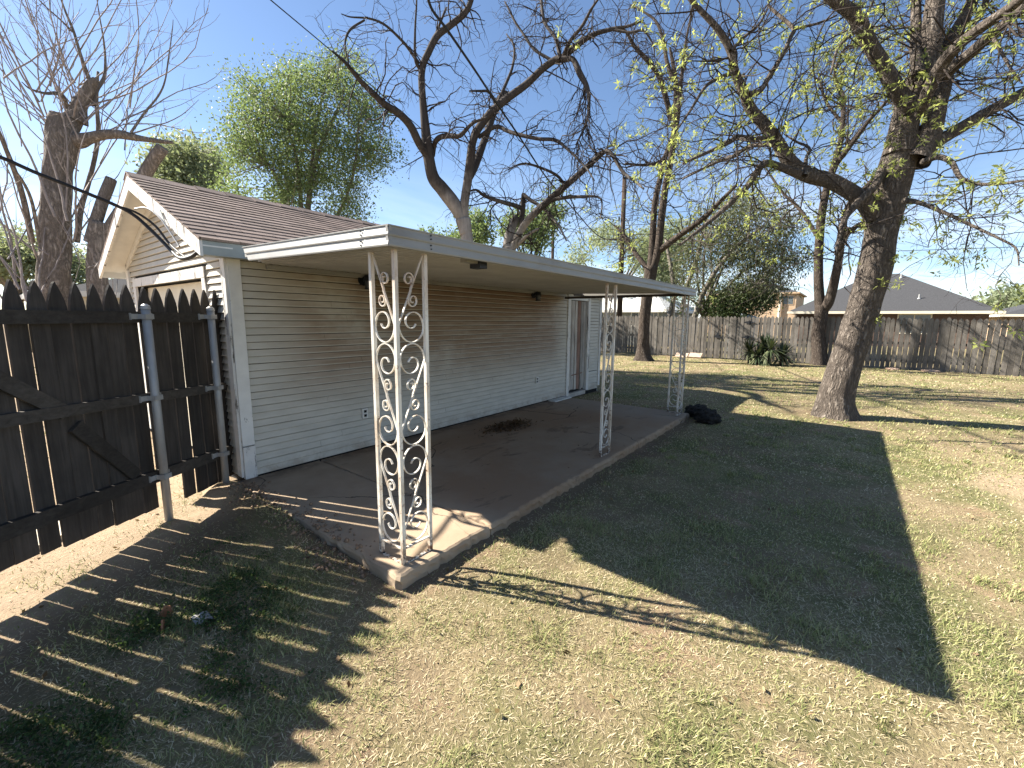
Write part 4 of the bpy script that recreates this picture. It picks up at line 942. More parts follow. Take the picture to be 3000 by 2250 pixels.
# ---- forked tree by the back fence
r2 = np.random.default_rng(12); b2 = at_z(2400, 1070, -.10); D2 = math.hypot(b2[0], b2[1])
t2 = tree_root('elm_tree', (b2[0], b2[1], -.1), 'forked dark trunked tree standing close against the back fence')
C6 = ((2000, 750), .452)
tk = lb(C6, [(885,735,105),(885,640,84),(880,500,76),(895,390,76),(905,320,80)], D2, D2)
l2 = [lb(C6, [(895,380,60),(885,250,58),(880,100,54),(884,-60,52),(900,-260,50),(940,-460,46),(985,-600,42),(1030,-780,36),(1042,-960,30),(1040,-1040,26),(985,-1150,22),(1010,-1270,20),(1060,-1350,16),(1140,-1380,12)], D2, D2+.8),
      lb(C6, [(910,350,62),(950,290,60),(990,130,54),(1015,0,48),(1040,-200,42),(1080,-330,40),(1180,-440,34),(1280,-560,26),(1340,-760,16)], D2, D2-1.0),
      lb(C6, [(955,-500,36),(1000,-600,34),(1060,-680,32),(1150,-800,30),(1210,-880,26),(1330,-1010,20),(1420,-1120,12)], D2+.3, D2-1.2),
      lb(C6, [(1015,-30,36),(1060,-130,34),(1120,-190,28),(1230,-250,20)], D2-.4, D2-1.4),
      lb(C6, [(890,-100,26),(760,-300,22),(640,-420,16),(520,-600,10)], D2, D2+1.5),
      lb(C6, [(1035,-860,24),(930,-1000,18),(880,-1160,12)], D2+.6, D2+1.4)]
Vw, Fw = join([big_limb(tk, 26, .05, .35, 6, 4, .07)] + [big_limb(L, 14, .03, 0, 5, i, .05) for i, L in enumerate(l2)]); mk('trunk', Vw, Fw, MT['bark3'], t2, smooth=True)
P_, R_ = to_batch(l2, 16); pos, tan, rad = sample_on(P_, R_, 130, r2, .3, 1.0)
br = grow(pos, side_dir(tan, 35, 80, r2), .8+1.6*r2.random(len(pos)), 7, .28, .05, r2); brr = taper(np.clip(rad*.4, .010, .03), 7, .35)
p2, n2_, q2 = sample_on(br, brr, 620, r2, .2, 1); tw = grow(p2, side_dir(n2_, 25, 70, r2), .4+.8*r2.random(len(p2)), 5, .3, .05, r2); twr = taper(np.full(len(p2), .009), 5, .5)
mk('branches', *join([tubes(br, brr, 4), tubes(tw, twr, 3)]), MT['twig'], t2)
tips = tw[:,-1][r2.random(len(tw)) < .38]; cen = np.repeat(tips, 10, 0) + .10*r2.normal(size=(len(tips)*10, 3))
Vl, Fl, tl = leaves(cen, .13, r2, .42, .1); cr = mk('crown', Vl, Fl, MT['leafyoung'], t2, attr=dict(tint=tl)); cr['kind'] = 'stuff'

# ---- tall tree beyond the patio
r3 = np.random.default_rng(13); b3 = at_z(1885, 1057, -.10); D3 = math.hypot(b3[0], b3[1])
t3 = tree_root('hackberry_tree', (b3[0], b3[1], -.1), 'tall tree with flared brown trunk and dark upper limbs seen past the patio posts')
tk = limb([(1884,1066,46),(1884,1030,36),(1885,990,32),(1888,940,31),(1893,890,32),(1900,840,34),(1908,780,36)], D3, D3)
l3 = [limb([(1906,800,24),(1911,720,20),(1914,663,19),(1919,592,17),(1935,520,15),(1952,450,14),(1975,380,14),(1980,250,13),(1972,190,11),(1962,140,7)], D3, D3+.5),
      limb([(1912,790,24),(1928,730,22),(1938,639,21),(1950,545,19),(1965,470,18),(1985,340,15),(1995,240,11),(2010,120,8),(2030,20,6)], D3, D3-.6),
      lb(CB, [(2140,780,36),(2105,640,34),(2060,500,32),(1990,400,30),(1900,300,24),(1840,200,18),(1760,190,12)], D3, D3-1.2),
      lb(CB, [(2150,520,30),(2110,400,26),(2090,280,22),(2040,140,18),(1940,65,12),(1880,30,8)], D3+.3, D3+1.4),
      lb(CB, [(2120,980,26),(2060,1050,22),(1960,1070,18),(1840,1060,12)], D3, D3-1.4),
      limb([(1925,740,20),(1990,690,17),(2060,640,15),(2110,590,12),(2160,540,8)], D3, D3-2.0),
      limb([(1906,800,16),(1860,740,13),(1830,690,10),(1800,660,6)], D3, D3+1.6)]
Vw, Fw = join([big_limb(tk, 26, .05, .75, 6, 7, .08)] + [big_limb(L, 12, .03, 0, 5, i, .05) for i, L in enumerate(l3)]); mk('trunk', Vw, Fw, MT['bark3'], t3, smooth=True)
P_, R_ = to_batch(l3, 16); pos, tan, rad = sample_on(P_, R_, 150, r3, .2, 1.0)
br = grow(pos, side_dir(tan, 35, 85, r3), .6+1.4*r3.random(len(pos)), 7, .32, -.02, r3); brr = taper(np.clip(rad*.4, .009, .025), 7, .35)
p2, n2_, q2 = sample_on(br, brr, 640, r3, .2, 1); tw = grow(p2, side_dir(n2_, 25, 80, r3), .3+.7*r3.random(len(p2)), 5, .35, -.03, r3); twr = taper(np.full(len(p2), .008), 5, .5)
mk('branches', *join([tubes(br, brr, 4), tubes(tw, twr, 3)]), MT['deadtwig'], t3)
tips = tw[:,-1]; tips = tips[(tips[:,2] < 6.6) & (r3.random(len(tips)) < .35)]; cen = np.repeat(tips, 10, 0) + .09*r3.normal(size=(len(tips)*10, 3))
Vl, Fl, tl = leaves(cen, .12, r3, .42, .1); cr = mk('crown', Vl, Fl, MT['leafyoung'], t3, attr=dict(tint=tl)); cr['kind'] = 'stuff'

# ---- big dead tree behind the garage
r4 = np.random.default_rng(14); D4 = 13.6; g4 = at_d(1365, 720, D4)
t4 = tree_root('dead_tree', (g4[0], g4[1], -.1), 'tall bare dead tree with pale twin trunks curving above the patio roof')
tk = np.vstack([[g4[0], g4[1], -.15, .46], [g4[0], g4[1], 1.5, .36], lb(CB, [(815,1590,84),(805,1500,86),(790,1420,100)], D4, D4)])
l4 = [lb(CB, [(790,1430,70),(735,1330,92),(655,1225,86),(595,1150,78),(565,1010,72),(552,900,62),(533,700,48),(520,520,44),(530,420,44),(560,350,44),(620,235,44),(700,170,42),(800,85,40),(845,-10,34),(860,-120,26)], D4, D4-.8),
      lb(CB, [(795,1430,62),(798,1320,58),(818,1180,56),(840,1020,58),(850,930,50),(885,840,50),(960,740,48),(1060,650,48),(1200,545,46),(1300,450,44),(1380,392,44),(1430,378,44),(1510,310,38),(1620,230,32),(1750,190,26),(1850,172,20),(1960,132,10)], D4, D4-1.6),
      lb(CB, [(835,1150,40),(870,1070,50),(920,930,48),(970,790,44),(1005,680,38),(1045,610,34),(1075,600,20)], D4, D4+1.0),
      lb(CB, [(572,1030,50),(505,930,52),(450,820,50),(380,740,48),(285,680,44),(200,600,38),(120,520,32),(30,410,24),(-60,330,14)], D4-.2, D4-2.2),
      lb(CB, [(590,1010,34),(605,930,34),(640,890,34),(700,880,32),(770,878,28),(850,800,20),(950,760,12)], D4, D4-1.4),
      lb(CB, [(510,450,26),(480,380,22),(478,200,15),(488,0,12),(480,-120,8)], D4-.4, D4-1.0),
      lb(CB, [(500,410,24),(440,320,20),(380,250,18),(280,160,16),(180,120,14),(60,110,10),(0,90,6)], D4-.4, D4-1.6),
      lb(CB, [(150,130,14),(60,190,16),(25,270,14),(35,370,10)], D4-1.2, D4-1.6),
      lb(CB, [(600,250,16),(640,150,16),(680,50,14)], D4-.6, D4-.2),
      lb(CB, [(890,890,26),(1000,822,26),(1080,850,25),(1160,875,24),(1280,900,22),(1390,910,22),(1480,980,18),(1580,1080,14),(1640,1170,8)], D4-.4, D4-2.4),
      lb(CB, [(1430,385,40),(1500,385,34),(1545,475,40),(1590,560,32),(1605,650,22),(1590,790,16),(1520,940,10)], D4-1.2, D4-1.8),
      lb(CB, [(1420,380,30),(1390,250,24),(1320,150,22),(1300,40,20),(1290,-60,12)], D4-1.2, D4-.4),
      lb(CB, [(1440,360,28),(1480,270,24),(1560,170,22),(1620,60,18),(1690,-40,12)], D4-1.2, D4-2.2),
      lb(CB, [(1000,700,24),(1060,560,22),(1110,430,18),(1120,300,14),(1070,220,8)], D4-.4, D4+.6),
      lb(CB, [(1380,400,20),(1250,320,18),(1180,220,16),(1120,130,14),(1060,10,10)], D4-1.0, D4-.2),
      lb(CB, [(1010,690,22),(960,600,18),(900,590,16),(830,590,10)], D4-.5, D4-1.4),
      lb(CB, [(1750,190,20),(1870,210,18),(1960,200,16),(2020,290,12),(2030,370,8)], D4-1.4, D4-2.0)]
Vw, Fw = join([big_limb(tk, 24, .02, 0, 6, 9, .07)] + [big_limb(L, 14 if L[0,3] > .1 else 8, .015, 0, 6, i, .06) for i, L in enumerate(l4)]); mk('trunk', Vw, Fw, MT['dead'], t4, smooth=True)
P_, R_ = to_batch(l4, 18); pos, tan, rad = sample_on(P_, R_, 270, r4, .28, 1.0)
br = grow(pos, side_dir(tan, 40, 95, r4), .45+1.1*r4.random(len(pos)), 8, .36, -.07, r4); brr = taper(np.clip(rad*.35, .009, .022), 8, .35)
p2, n2_, q2 = sample_on(br, brr, 1050, r4, .2, 1); tw = grow(p2, side_dir(n2_, 25, 85, r4), .22+.55*r4.random(len(p2)), 6, .36, -.10, r4); twr = taper(np.clip(q2*.6, .005, .009), 6, .45)
# hanging tangle at the end of the long limb
hp, _, _ = sample_on(P_[10:11], R_[10:11], 26, r4, .35, 1.0); hb = grow(hp, np.array([0,0,-1.]) + .35*r4.normal(size=(26, 3)), .8+1.0*r4.random(26), 8, .22, -.04, r4); hr = taper(np.full(26, .014), 8, .4)
p3, n3_, _ = sample_on(hb, hr, 130, r4, .1, 1); h2 = grow(p3, side_dir(n3_, 20, 60, r4), .2+.4*r4.random(130), 5, .3, -.1, r4)
mk('branches', *join([tubes(br, brr, 4), tubes(tw, twr, 3), tubes(hb, hr, 4), tubes(h2, taper(np.full(130, .007), 5, .5), 3)]), MT['deadtwig'], t4)

# ---- second dead tree, broken and leaning
r5 = np.random.default_rng(15); D5 = 15.2; g5 = at_d(1490, 735, D5)
t5 = tree_root('dead_tree', (g5[0], g5[1], -.1), 'broken dead tree with a splintered stub and one long limb leaning to the right')
tk = np.vstack([[g5[0], g5[1], -.15, .40], [g5[0], g5[1], 1.6, .34], lb(CB, [(1090,1680,80),(1085,1600,72)], D5, D5)])
l5 = [lb(CB, [(1070,1630,62),(1085,1540,60),(1110,1460,58),(1140,1405,50)], D5, D5),
      lb(CB, [(1095,1640,50),(1150,1520,48),(1200,1440,46),(1260,1375,46),(1400,1250,44),(1550,1120,40),(1650,1030,36),(1712,980,32),(1760,1010,26),(1830,1120,22),(1900,1172,18),(1960,1225,12)], D5, D5-2.6),
      lb(CB, [(1165,1500,30),(1172,1400,34),(1178,1310,34),(1182,1255,26)], D5, D5),
      lb(CB, [(1172,1350,28),(1120,1330,28),(1050,1312,26),(930,1270,22),(870,1230,14),(790,1260,8)], D5, D5-1.6),
      lb(CB, [(1290,1340,28),(1350,1305,26),(1420,1285,24),(1550,1275,20),(1680,1287,12),(1680,1420,6)], D5-.6, D5-1.8),
      lb(CB, [(1180,1260,24),(1230,1300,24),(1310,1350,20),(1400,1450,16),(1460,1560,10)], D5, D5-1.0),
      lb(CB, [(1130,1600,26),(1200,1530,22),(1280,1480,14)], D5, D5-1.0),
      lb(CB, [(1450,1205,20),(1400,1140,18),(1300,1090,16),(1180,1060,12),(1080,1100,8)], D5-.8, D5-2.2)]
Vw, Fw = join([big_limb(tk, 20, .02, 0, 6, 19, .08)] + [big_limb(L, 12, .015, 0, 5, i+3, .07) for i, L in enumerate(l5)]); mk('trunk', Vw, Fw, MT['dead'], t5, smooth=True)
P_, R_ = to_batch(l5, 16); pos, tan, rad = sample_on(P_, R_, 130, r5, .2, 1.0)
br = grow(pos, side_dir(tan, 40, 95, r5), .6+1.5*r5.random(len(pos)), 8, .34, -.08, r5); brr = taper(np.clip(rad*.35, .009, .022), 8, .35)
p2, n2_, q2 = sample_on(br, brr, 480, r5, .2, 1); tw = grow(p2, side_dir(n2_, 25, 85, r5), .25+.6*r5.random(len(p2)), 6, .34, -.08, r5); twr = taper(np.clip(q2*.6, .005, .009), 6, .45)
mk('branches', *join([tubes(br, brr, 4), tubes(tw, twr, 3)]), MT['deadtwig'], t5)

# ---- topped trunk with sucker shoots behind the near fence
r6 = np.random.default_rng(16); D6 = 14.0; g6 = at_d(170, 900, D6)
t6 = tree_root('topped_tree', (g6[0], g6[1], -.1), 'thick topped trunk with stub arm and fan of bare shoots behind the near fence')
E4, E5 = ((0, 300), .41), ((0, 0), .441)
tk = np.vstack([[g6[0], g6[1], -.15, .40], lb(E4, [(400,1400,230),(400,1000,205),(400,800,195),(402,640,188),(410,500,190),(425,380,205),(440,270,215),(450,180,190),(470,110,170)], D6, D6)])
l6 = [lb(E4, [(470,200,150),(520,130,130),(560,60,115)], D6, D6), lb(E5, [(500,800,150),(530,700,100),(575,620,84),(605,560,70),(640,528,44)], D6, D6-.2),
      lb(E4, [(480,250,130),(560,275,120),(640,255,88),(740,232,74),(840,228,70),(920,240,62),(1000,256,46),(1090,270,36),(1160,280,30),(1232,286,24)], D6, D6-1.2),
      lb(E4, [(550,1000,40),(580,750,38),(625,600,36),(680,380,33),(702,200,30),(690,0,26),(700,-220,18)], D6+.4, D6+.6),
      lb(E4, [(230,1000,44),(170,700,40),(100,480,36),(0,230,30),(-60,100,20)], D6+.2, D6-.8),
      lb(E4, [(280,1000,26),(230,720,24),(160,560,20),(60,430,14)], D6-.3, D6-1.0),
      lb(E5, [(450,740,30),(430,660,26),(380,620,26),(300,620,20),(200,590,14),(145,545,8)], D6, D6-.8),
      lb(E5, [(870,880,18),(960,750,15),(1050,640,13),(1095,540,11),(1120,380,9),(1145,200,6),(1150,130,4)], D6-.8, D6-1.0),
      lb(E5, [(600,550,34),(540,380,24),(490,210,20),(440,90,16),(400,-20,12)], D6, D6-.2),
      lb(E5, [(620,700,34),(640,600,34),(690,520,26),(700,420,18),(690,280,13),(660,100,9),(640,-30,6)], D6, D6+.2),
      lb(E5, [(480,210,16),(400,130,13),(320,60,12),(250,-10,10)], D6-.1, D6-.6)]
parts6 = [big_limb(tk, 26, .09, 0, 7, 23, .16)] + [big_limb(L, 14, .05, 0, 5, i+5, .12) for i, L in enumerate(l6)]
mk('trunk', *join(parts6), MT['stump'], t6, smooth=True)
n = 64; hd = at_d(210, 330, D6); pos = hd + r6.normal(size=(n, 3))*np.array([.42, .42, .55])
dirs = np.stack([r6.normal(size=n)*.75, r6.normal(size=n)*.75, .55+.7*r6.random(n)], 1)
sk = grow(pos, dirs, 1.6+2.7*r6.random(n), 10, .085, .05, r6); skr = taper(.009+.010*r6.random(n), 10, .25)
n2 = 26; lp = at_d(60, 800, D6); pos = lp + r6.normal(size=(n2, 3))*np.array([.8, .8, .5]); dirs = np.stack([r6.normal(size=n2)*.45, r6.normal(size=n2)*.45, np.ones(n2)], 1)
sk2 = grow(pos, dirs, 2+3*r6.random(n2), 10, .08, .04, r6); sk2r = taper(.014+.014*r6.random(n2), 10, .25)
p2, n2_, q2 = sample_on(np.vstack([sk, sk2]), np.vstack([skr, sk2r]), 420, r6, .25, 1); tw = grow(p2, side_dir(n2_, 20, 60, r6), .25+.7*r6.random(len(p2)), 6, .14, .05, r6); twr = taper(np.full(len(p2), .0065), 6, .4)
mk('sucker_shoots', *join([tubes(sk, skr, 5), tubes(sk2, sk2r, 5), tubes(tw, twr, 3)]), MT['sucker'], t6)

# ---- sawn tree next to it
r7 = np.random.default_rng(17); D7 = 13.0; g7 = at_d(285, 760, D7)
t7 = tree_root('sawn_tree', (g7[0], g7[1], -.1), 'sawn tree with two blunt cut limbs rising beside the garage gable')
tk = np.vstack([[g7[0], g7[1], -.15, .34], lb(E4, [(700,1300,130),(700,1000,125),(715,860,120)], D7, D7)])
l7 = [lb(E4, [(640,1000,80),(690,840,82),(735,700,80),(770,610,78),(795,548,74)], D7, D7), lb(E4, [(760,960,100),(830,840,96),(930,690,92),(1020,540,90),(1100,410,88),(1162,325,84)], D7, D7-.7)]
mk('trunk', *join([big_limb(tk, 20, .04, 0, 5, 31, .10)] + [big_limb(L, 20, .03, 0, 5, i+9, .05) for i, L in enumerate(l7)]), MT['stump'], t7, smooth=True)
for L in l7:
    e, q = L[-1], L[-2]; d = unit(e[:3]-q[:3]); b = MB(); b.cyl(e[:3]-d*.005, e[:3]+d*.012, e[3]*.93, n=20); b.build('cut_end', MT['cut'], t7)
pos = at_d(300, 780, D7) + r7.normal(size=(26, 3))*.35; sk = grow(pos, np.stack([r7.normal(size=26)*.6, r7.normal(size=26)*.6, .6+.5*r7.random(26)], 1), .6+1.0*r7.random(26), 8, .14, .02, r7)
mk('sucker_shoots', *tubes(sk, taper(np.full(26, .010), 8, .3), 4), MT['sucker'], t7)

# ---- leafy trees beyond
def inside(poly, x, y):
    c = np.zeros(len(x), bool); n = len(poly)
    for i in range(n):
        (x1, y1), (x2, y2) = poly[i], poly[(i+1) % n]
        k = ((y1 > y) != (y2 > y)) & (x < (x2-x1)*(y-y1)/((y2-y1)+1e-9)+x1); c ^= k
    return c
def leafy(name, label, poly, dist, thick, nclump, nleaf, size, rad, leafmat, barkmat, seed, asp=.42, trunk_w=.18, droop=.1, twigs=True, basex=None, spread=1.0):
    r = np.random.default_rng(seed); xs = [p[0] for p in poly]; ys = [p[1] for p in poly]; cx, cy = np.mean(xs), np.mean(ys)
    bx = basex if basex is not None else cx; d_ = ray(bx, 930); g = EYE + d_*(dist/math.hypot(d_[0], d_[1])); g[2] = -.1
    o = tree_root(name, tuple(g), label); pts = []
    while len(pts) < nclump:
        x = min(xs) + (max(xs)-min(xs))*r.random(400); y = min(ys) + (max(ys)-min(ys))*r.random(400); k = inside(poly, x, y)
        dn = fbm(x*.012+seed, y*.012+seed, 3); k &= dn > .41
        for a, c in zip(x[k], y[k]):
            e = math.sqrt(max(.08, 1-((a-cx)/(max(xs)-min(xs))*2*.85)**2)); pts.append(at_d(a, c, dist + thick*e*(r.random()*2-1)))
    C = np.array(pts[:nclump])
    top = g + np.array([0, 0, max(1.0, (C[:,2].min()-g[2])*.75)])
    nst = 9; tg = C[r.choice(len(C), nst, replace=False)]; stems = []
    stems.append(np.array([[*(g+np.array([0,0,-.1])), trunk_w*1.25], [*(g*.5+top*.5), trunk_w], [*top, trunk_w*.85]]))
    for q in tg:
        m_ = (top+q)/2 + np.array([0, 0, .12*np.linalg.norm(q-top)]) + .05*np.linalg.norm(q-top)*r.normal(size=3); stems.append(np.array([[*top, trunk_w*.55], [*m_, trunk_w*.34], [*q, trunk_w*.12]]))
    P_, R_ = to_batch(stems, 10); wd = [tubes(P_, R_, 8)]
    if twigs:
        SP = P_[1:].reshape(-1, 3); sel = C[r.random(len(C)) < .8]
        near = np.array([SP[np.argmin(((SP-q)**2).sum(1) + .4*r.random(len(SP)))] for q in sel]); L_ = np.stack([near, near*.5+sel*.5 + .08*r.normal(size=near.shape), sel], 1)
        ext = sel + unit(sel-near + .3*r.normal(size=sel.shape))*rad*.8; L_ = np.concatenate([L_, ext[:,None]], 1)
        wd.append(tubes(L_, taper(np.full(len(sel), trunk_w*.10), 4, .35), 4))
    mk('trunk', *join(wd), barkmat, o, smooth=True)
    cen = np.repeat(C, nleaf, 0) + rad*r.normal(size=(len(C)*nleaf, 3))*np.array([1, 1, .75])*.55*spread
    V_, F_, t_ = leaves(cen, size, r, asp, droop); ct = np.repeat(np.repeat(r.random(len(C)), nleaf), 4); t_ = np.clip(.6*t_+.4*ct, 0, 1)
    cr = mk('crown', V_, F_, leafmat, o, attr=dict(tint=t_)); cr['kind'] = 'stuff'; return o
leafy('leafy_tree', 'full bushy tree in fresh green leaf rising behind the garage roof', [(660,600),(672,440),(662,380),(672,290),(714,200),(750,255),(800,265),(840,180),(862,150),(905,215),(950,190),(1000,150),(1060,190),(1095,215),(1085,290),(1120,370),(1162,425),(1150,500),(1200,555),(1150,615),(1100,680),(1000,700),(850,660),(700,620)],
      16.5, 1.9, 420, 125, .088, .56, MT['leafgreen'], MT['palelimb'], 101, .45, .16, .2, basex=900)
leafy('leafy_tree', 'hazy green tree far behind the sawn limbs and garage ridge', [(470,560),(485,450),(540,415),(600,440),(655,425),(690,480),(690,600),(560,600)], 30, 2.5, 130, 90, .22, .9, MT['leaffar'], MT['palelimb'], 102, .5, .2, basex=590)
leafy('leafy_tree', 'green foliage low behind the twin dead trunks over the patio roof', [(1110,660),(1130,605),(1200,590),(1255,650),(1300,615),(1400,635),(1440,740),(1250,720)], 24, 1.5, 85, 75, .17, .65, MT['leafgreen'], MT['twig'], 103, .5, .14, basex=1280)
leafy('leafy_tree', 'green tree low behind the broken dead tree and its leaning limb', [(1470,600),(1540,555),(1640,545),(1640,640),(1560,760),(1500,740)], 26, 1.5, 75, 75, .18, .7, MT['leafgreen'], MT['twig'], 104, .5, .14, basex=1550)
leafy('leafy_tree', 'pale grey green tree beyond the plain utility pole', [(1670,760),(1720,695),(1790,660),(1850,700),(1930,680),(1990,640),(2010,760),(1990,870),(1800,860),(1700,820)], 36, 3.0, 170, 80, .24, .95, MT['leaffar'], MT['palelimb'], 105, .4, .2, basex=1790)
leafy('leafy_tree', 'dense drooping grey green tree leaning over the back fence', [(1985,900),(1965,790),(2010,670),(2090,585),(2200,570),(2290,610),(2345,680),(2365,760),(2335,830),(2270,870),(2200,900),(2110,920),(2010,925)], 25.5, 2.3, 300, 75, .16, .75, MT['leafgrey'], MT['palelimb'], 106, .30, .17, 1.0, basex=2060)
leafy('leafy_tree', 'dark evergreen shrub behind the back fence under the drooping tree', [(2070,930),(2090,870),(2150,830),(2230,850),(2270,880),(2230,915),(2140,935)], 24.6, 1.0, 90, 85, .13, .5, MT['leafdark'], MT['twig'], 107, .4, .08, .6, basex=2150)
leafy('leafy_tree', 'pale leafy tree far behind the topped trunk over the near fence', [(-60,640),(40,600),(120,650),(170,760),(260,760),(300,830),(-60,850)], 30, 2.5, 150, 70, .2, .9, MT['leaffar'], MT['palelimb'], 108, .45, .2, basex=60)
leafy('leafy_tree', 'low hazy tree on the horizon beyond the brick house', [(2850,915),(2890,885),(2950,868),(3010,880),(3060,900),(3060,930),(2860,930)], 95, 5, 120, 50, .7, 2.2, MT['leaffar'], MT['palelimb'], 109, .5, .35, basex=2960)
# drooping bare twigs through the grey tree
rg = np.random.default_rng(18); o = [q for q in bpy.data.objects if q.get('label', '').startswith('dense drooping')][0]
pp = np.array([at_d(x, y, 25.0+rg.normal()*1.2) for x, y in zip(2000+330*rg.random(150), 600+230*rg.random(150))]); dr = grow(pp, np.stack([rg.normal(size=150), rg.normal(size=150), .2-rg.random(150)], 1), .8+1.5*rg.random(150), 8, .25, -.10, rg)
l8 = [limb([(2035,930,17),(2060,860,15),(2100,790,13),(2160,720,11),(2240,660,8)], 24.5, 24.0), limb([(1995,930,15),(2010,850,13),(2040,760,12),(2060,680,8)], 24.8, 25.5), limb([(1960,930,16),(1975,860,14),(1965,780,12),(1950,700,8)], 25.2, 26.0)]
q_ = mk('branches', *join([tubes(dr, taper(np.full(150, .014), 8, .4), 3)] + [big_limb(L, 10, .03, 0, 4, i, .05) for i, L in enumerate(l8)]), MT['palelimb'], o); q_['kind'] = 'stuff'

# ------------------------------------------------------------------ utility poles and wires
def wire(name, label, pts, rad, mat=None, cat='cable', sub=8):
    C = catmull(np.c_[np.array(pts), np.full(len(pts), rad)], sub); V, F = tubes(C[None,:,:3], C[None,:,3], 6)
    return tag(mk(name, V, F, mat or MT['wire'], loc=tuple(pts[0]), smooth=True), label, cat)
def sag(a, c, s, n=9): a, c = np.array(a, float), np.array(c, float); return [a+(c-a)*t - np.array([0, 0, 4*s*t*(1-t)]) for t in np.linspace(0, 1, n)]
pA = at_x(1830, 520, 24.0); pole1 = empty('utility_pole', (24.0, pA[1]-.08, -.1)); tag(pole1, 'plain brown wooden utility pole without crossarm behind the fence', 'pole')
b = MB(); b.cyl((24.0, pA[1]-.08, -.2), (24.0, pA[1], pA[2]), .165, .115, n=18); b.build('pole', MT['pole'], pole1, smooth=True)
b = MB(); b.cyl((23.86, pA[1]+.02, pA[2]-.05), (23.86, pA[1]+.02, pA[2]+.22), .05, n=8); b.build('insulator', MT['fixture'], pole1)
for dz in (2.3, 2.75, 3.2): b = MB(); b.cyl((23.86, pA[1]+.16, pA[2]-dz), (23.86, pA[1]+.16, pA[2]-dz+.2), .045, n=8); b.build('insulator', MT['fixture'], pole1)
pB = at_x(1622, 612, 40.0); pole2 = empty('utility_pole', (40.0, pB[1], -.1)); tag(pole2, 'distant utility pole with a single crossarm between the dead trees', 'pole')
b = MB(); b.cyl((40, pB[1], -.2), (40, pB[1], pB[2]), .19, .14, n=16); b.build('pole', MT['pole'], pole2, smooth=True)
za = at_x(1622, 626, 40.0)[2]; b = MB(); b.box(39.74, 39.86, pB[1]-1.35, pB[1]+1.25, za-.08, za+.08); b.build('crossarm', MT['pole'], pole2)
for yy in (-1.25, -.6, .5, 1.15): b = MB(); b.cyl((39.8, pB[1]+yy, za+.08), (39.8, pB[1]+yy, za+.28), .05, .03, n=8); b.build('insulator', MT['fixture'], pole2)
zt_ = pA[2]
wn_ = ['topmost', 'second', 'third', 'fourth', 'lowest']
for i, (z0, z1) in enumerate(((zt_+.1, zt_+.3), (zt_-2.1, zt_-1.5), (zt_-2.6, zt_-2.2), (zt_-3.1, zt_-3.2), (zt_-4.2, zt_-4.6))):
    wire('power_line', wn_[i] + ' of the thin power lines running right from the plain utility pole', sag((23.9, pA[1], z0), (24.0, -38, z1), .9), .011, cat='power line')
for i, (dy, lab) in enumerate(((-1.25, 'thin power line from the right end of the crossarm to the plain pole'), (1.15, 'thin power line from the left end of the crossarm to the plain pole'))):
    wire('power_line', lab, sag((39.8, pB[1]+dy, za+.28), (23.9, pA[1]+.1*i, zt_-2.1*i+.15), .5), .011, cat='power line')
# service drops overhead
q = [at_d(1246, -60, 7.2), at_d(1262, 20, 7.6), at_d(1312, 90, 8.2), at_d(1393, 208, 9.4), at_d(1452, 298, 10.6), at_d(1520, 398, 12.2), at_d(1601, 520, 14.8), at_d(1680, 612, 18.0), at_d(1755, 692, 22.5), pA - np.array([0, 0, 3.4])]
wire('service_cable', 'thick black overhead service cable sagging from the sky toward the pole', q, .023)
q = [at_d(760, -30, 9.0), at_d(793, 0, 9.2), at_d(1000, 174, 11.0), at_d(1253, 393, 13.6), at_d(1452, 560, 18.0), at_d(1600, 668, 26), np.array([39.8, pB[1]-.6, za+.1])]
wire('service_cable', 'thin straight overhead wire crossing behind the leafy tree toward the crossarm pole', q, .010)
q = [at_d(-120, 418, 5.6), at_d(0, 460, 5.6), at_d(110, 508, 5.6), at_d(220, 552, 5.6), at_d(340, 602, 5.65), at_d(395, 632, 5.6), at_d(440, 672, 5.5), at_d(480, 712, 5.35), at_d(505, 738, 5.2), at_d(530, 757, 5.0), at_d(560, 752, 4.85), at_d(580, 738, 4.75)]
sv = wire('service_cable', 'thick grey service cable looping down to the corner of the garage eave', q, .016)
q2_ = [at_d(340, 602, 5.65), at_d(402, 624, 5.6), at_d(455, 662, 5.5), at_d(495, 712, 5.3), at_d(530, 744, 5.05), at_d(552, 759, 4.9)]
C = catmull(np.c_[np.array(q2_), np.full(6, .011)], 8); V, F = tubes(C[None,:,:3], C[None,:,3], 6); mk('second_strand', V, F, MT['wire'], sv, smooth=True)
q2_ = [at_d(395, 612, 5.6), at_d(430, 610, 5.5), at_d(470, 640, 5.35), at_d(505, 690, 5.2), at_d(526, 722, 5.1)]
C = catmull(np.c_[np.array(q2_), np.full(5, .008)], 8); V, F = tubes(C[None,:,:3], C[None,:,3], 6); mk('ground_wire', V, F, MT['galv'], sv, smooth=True)

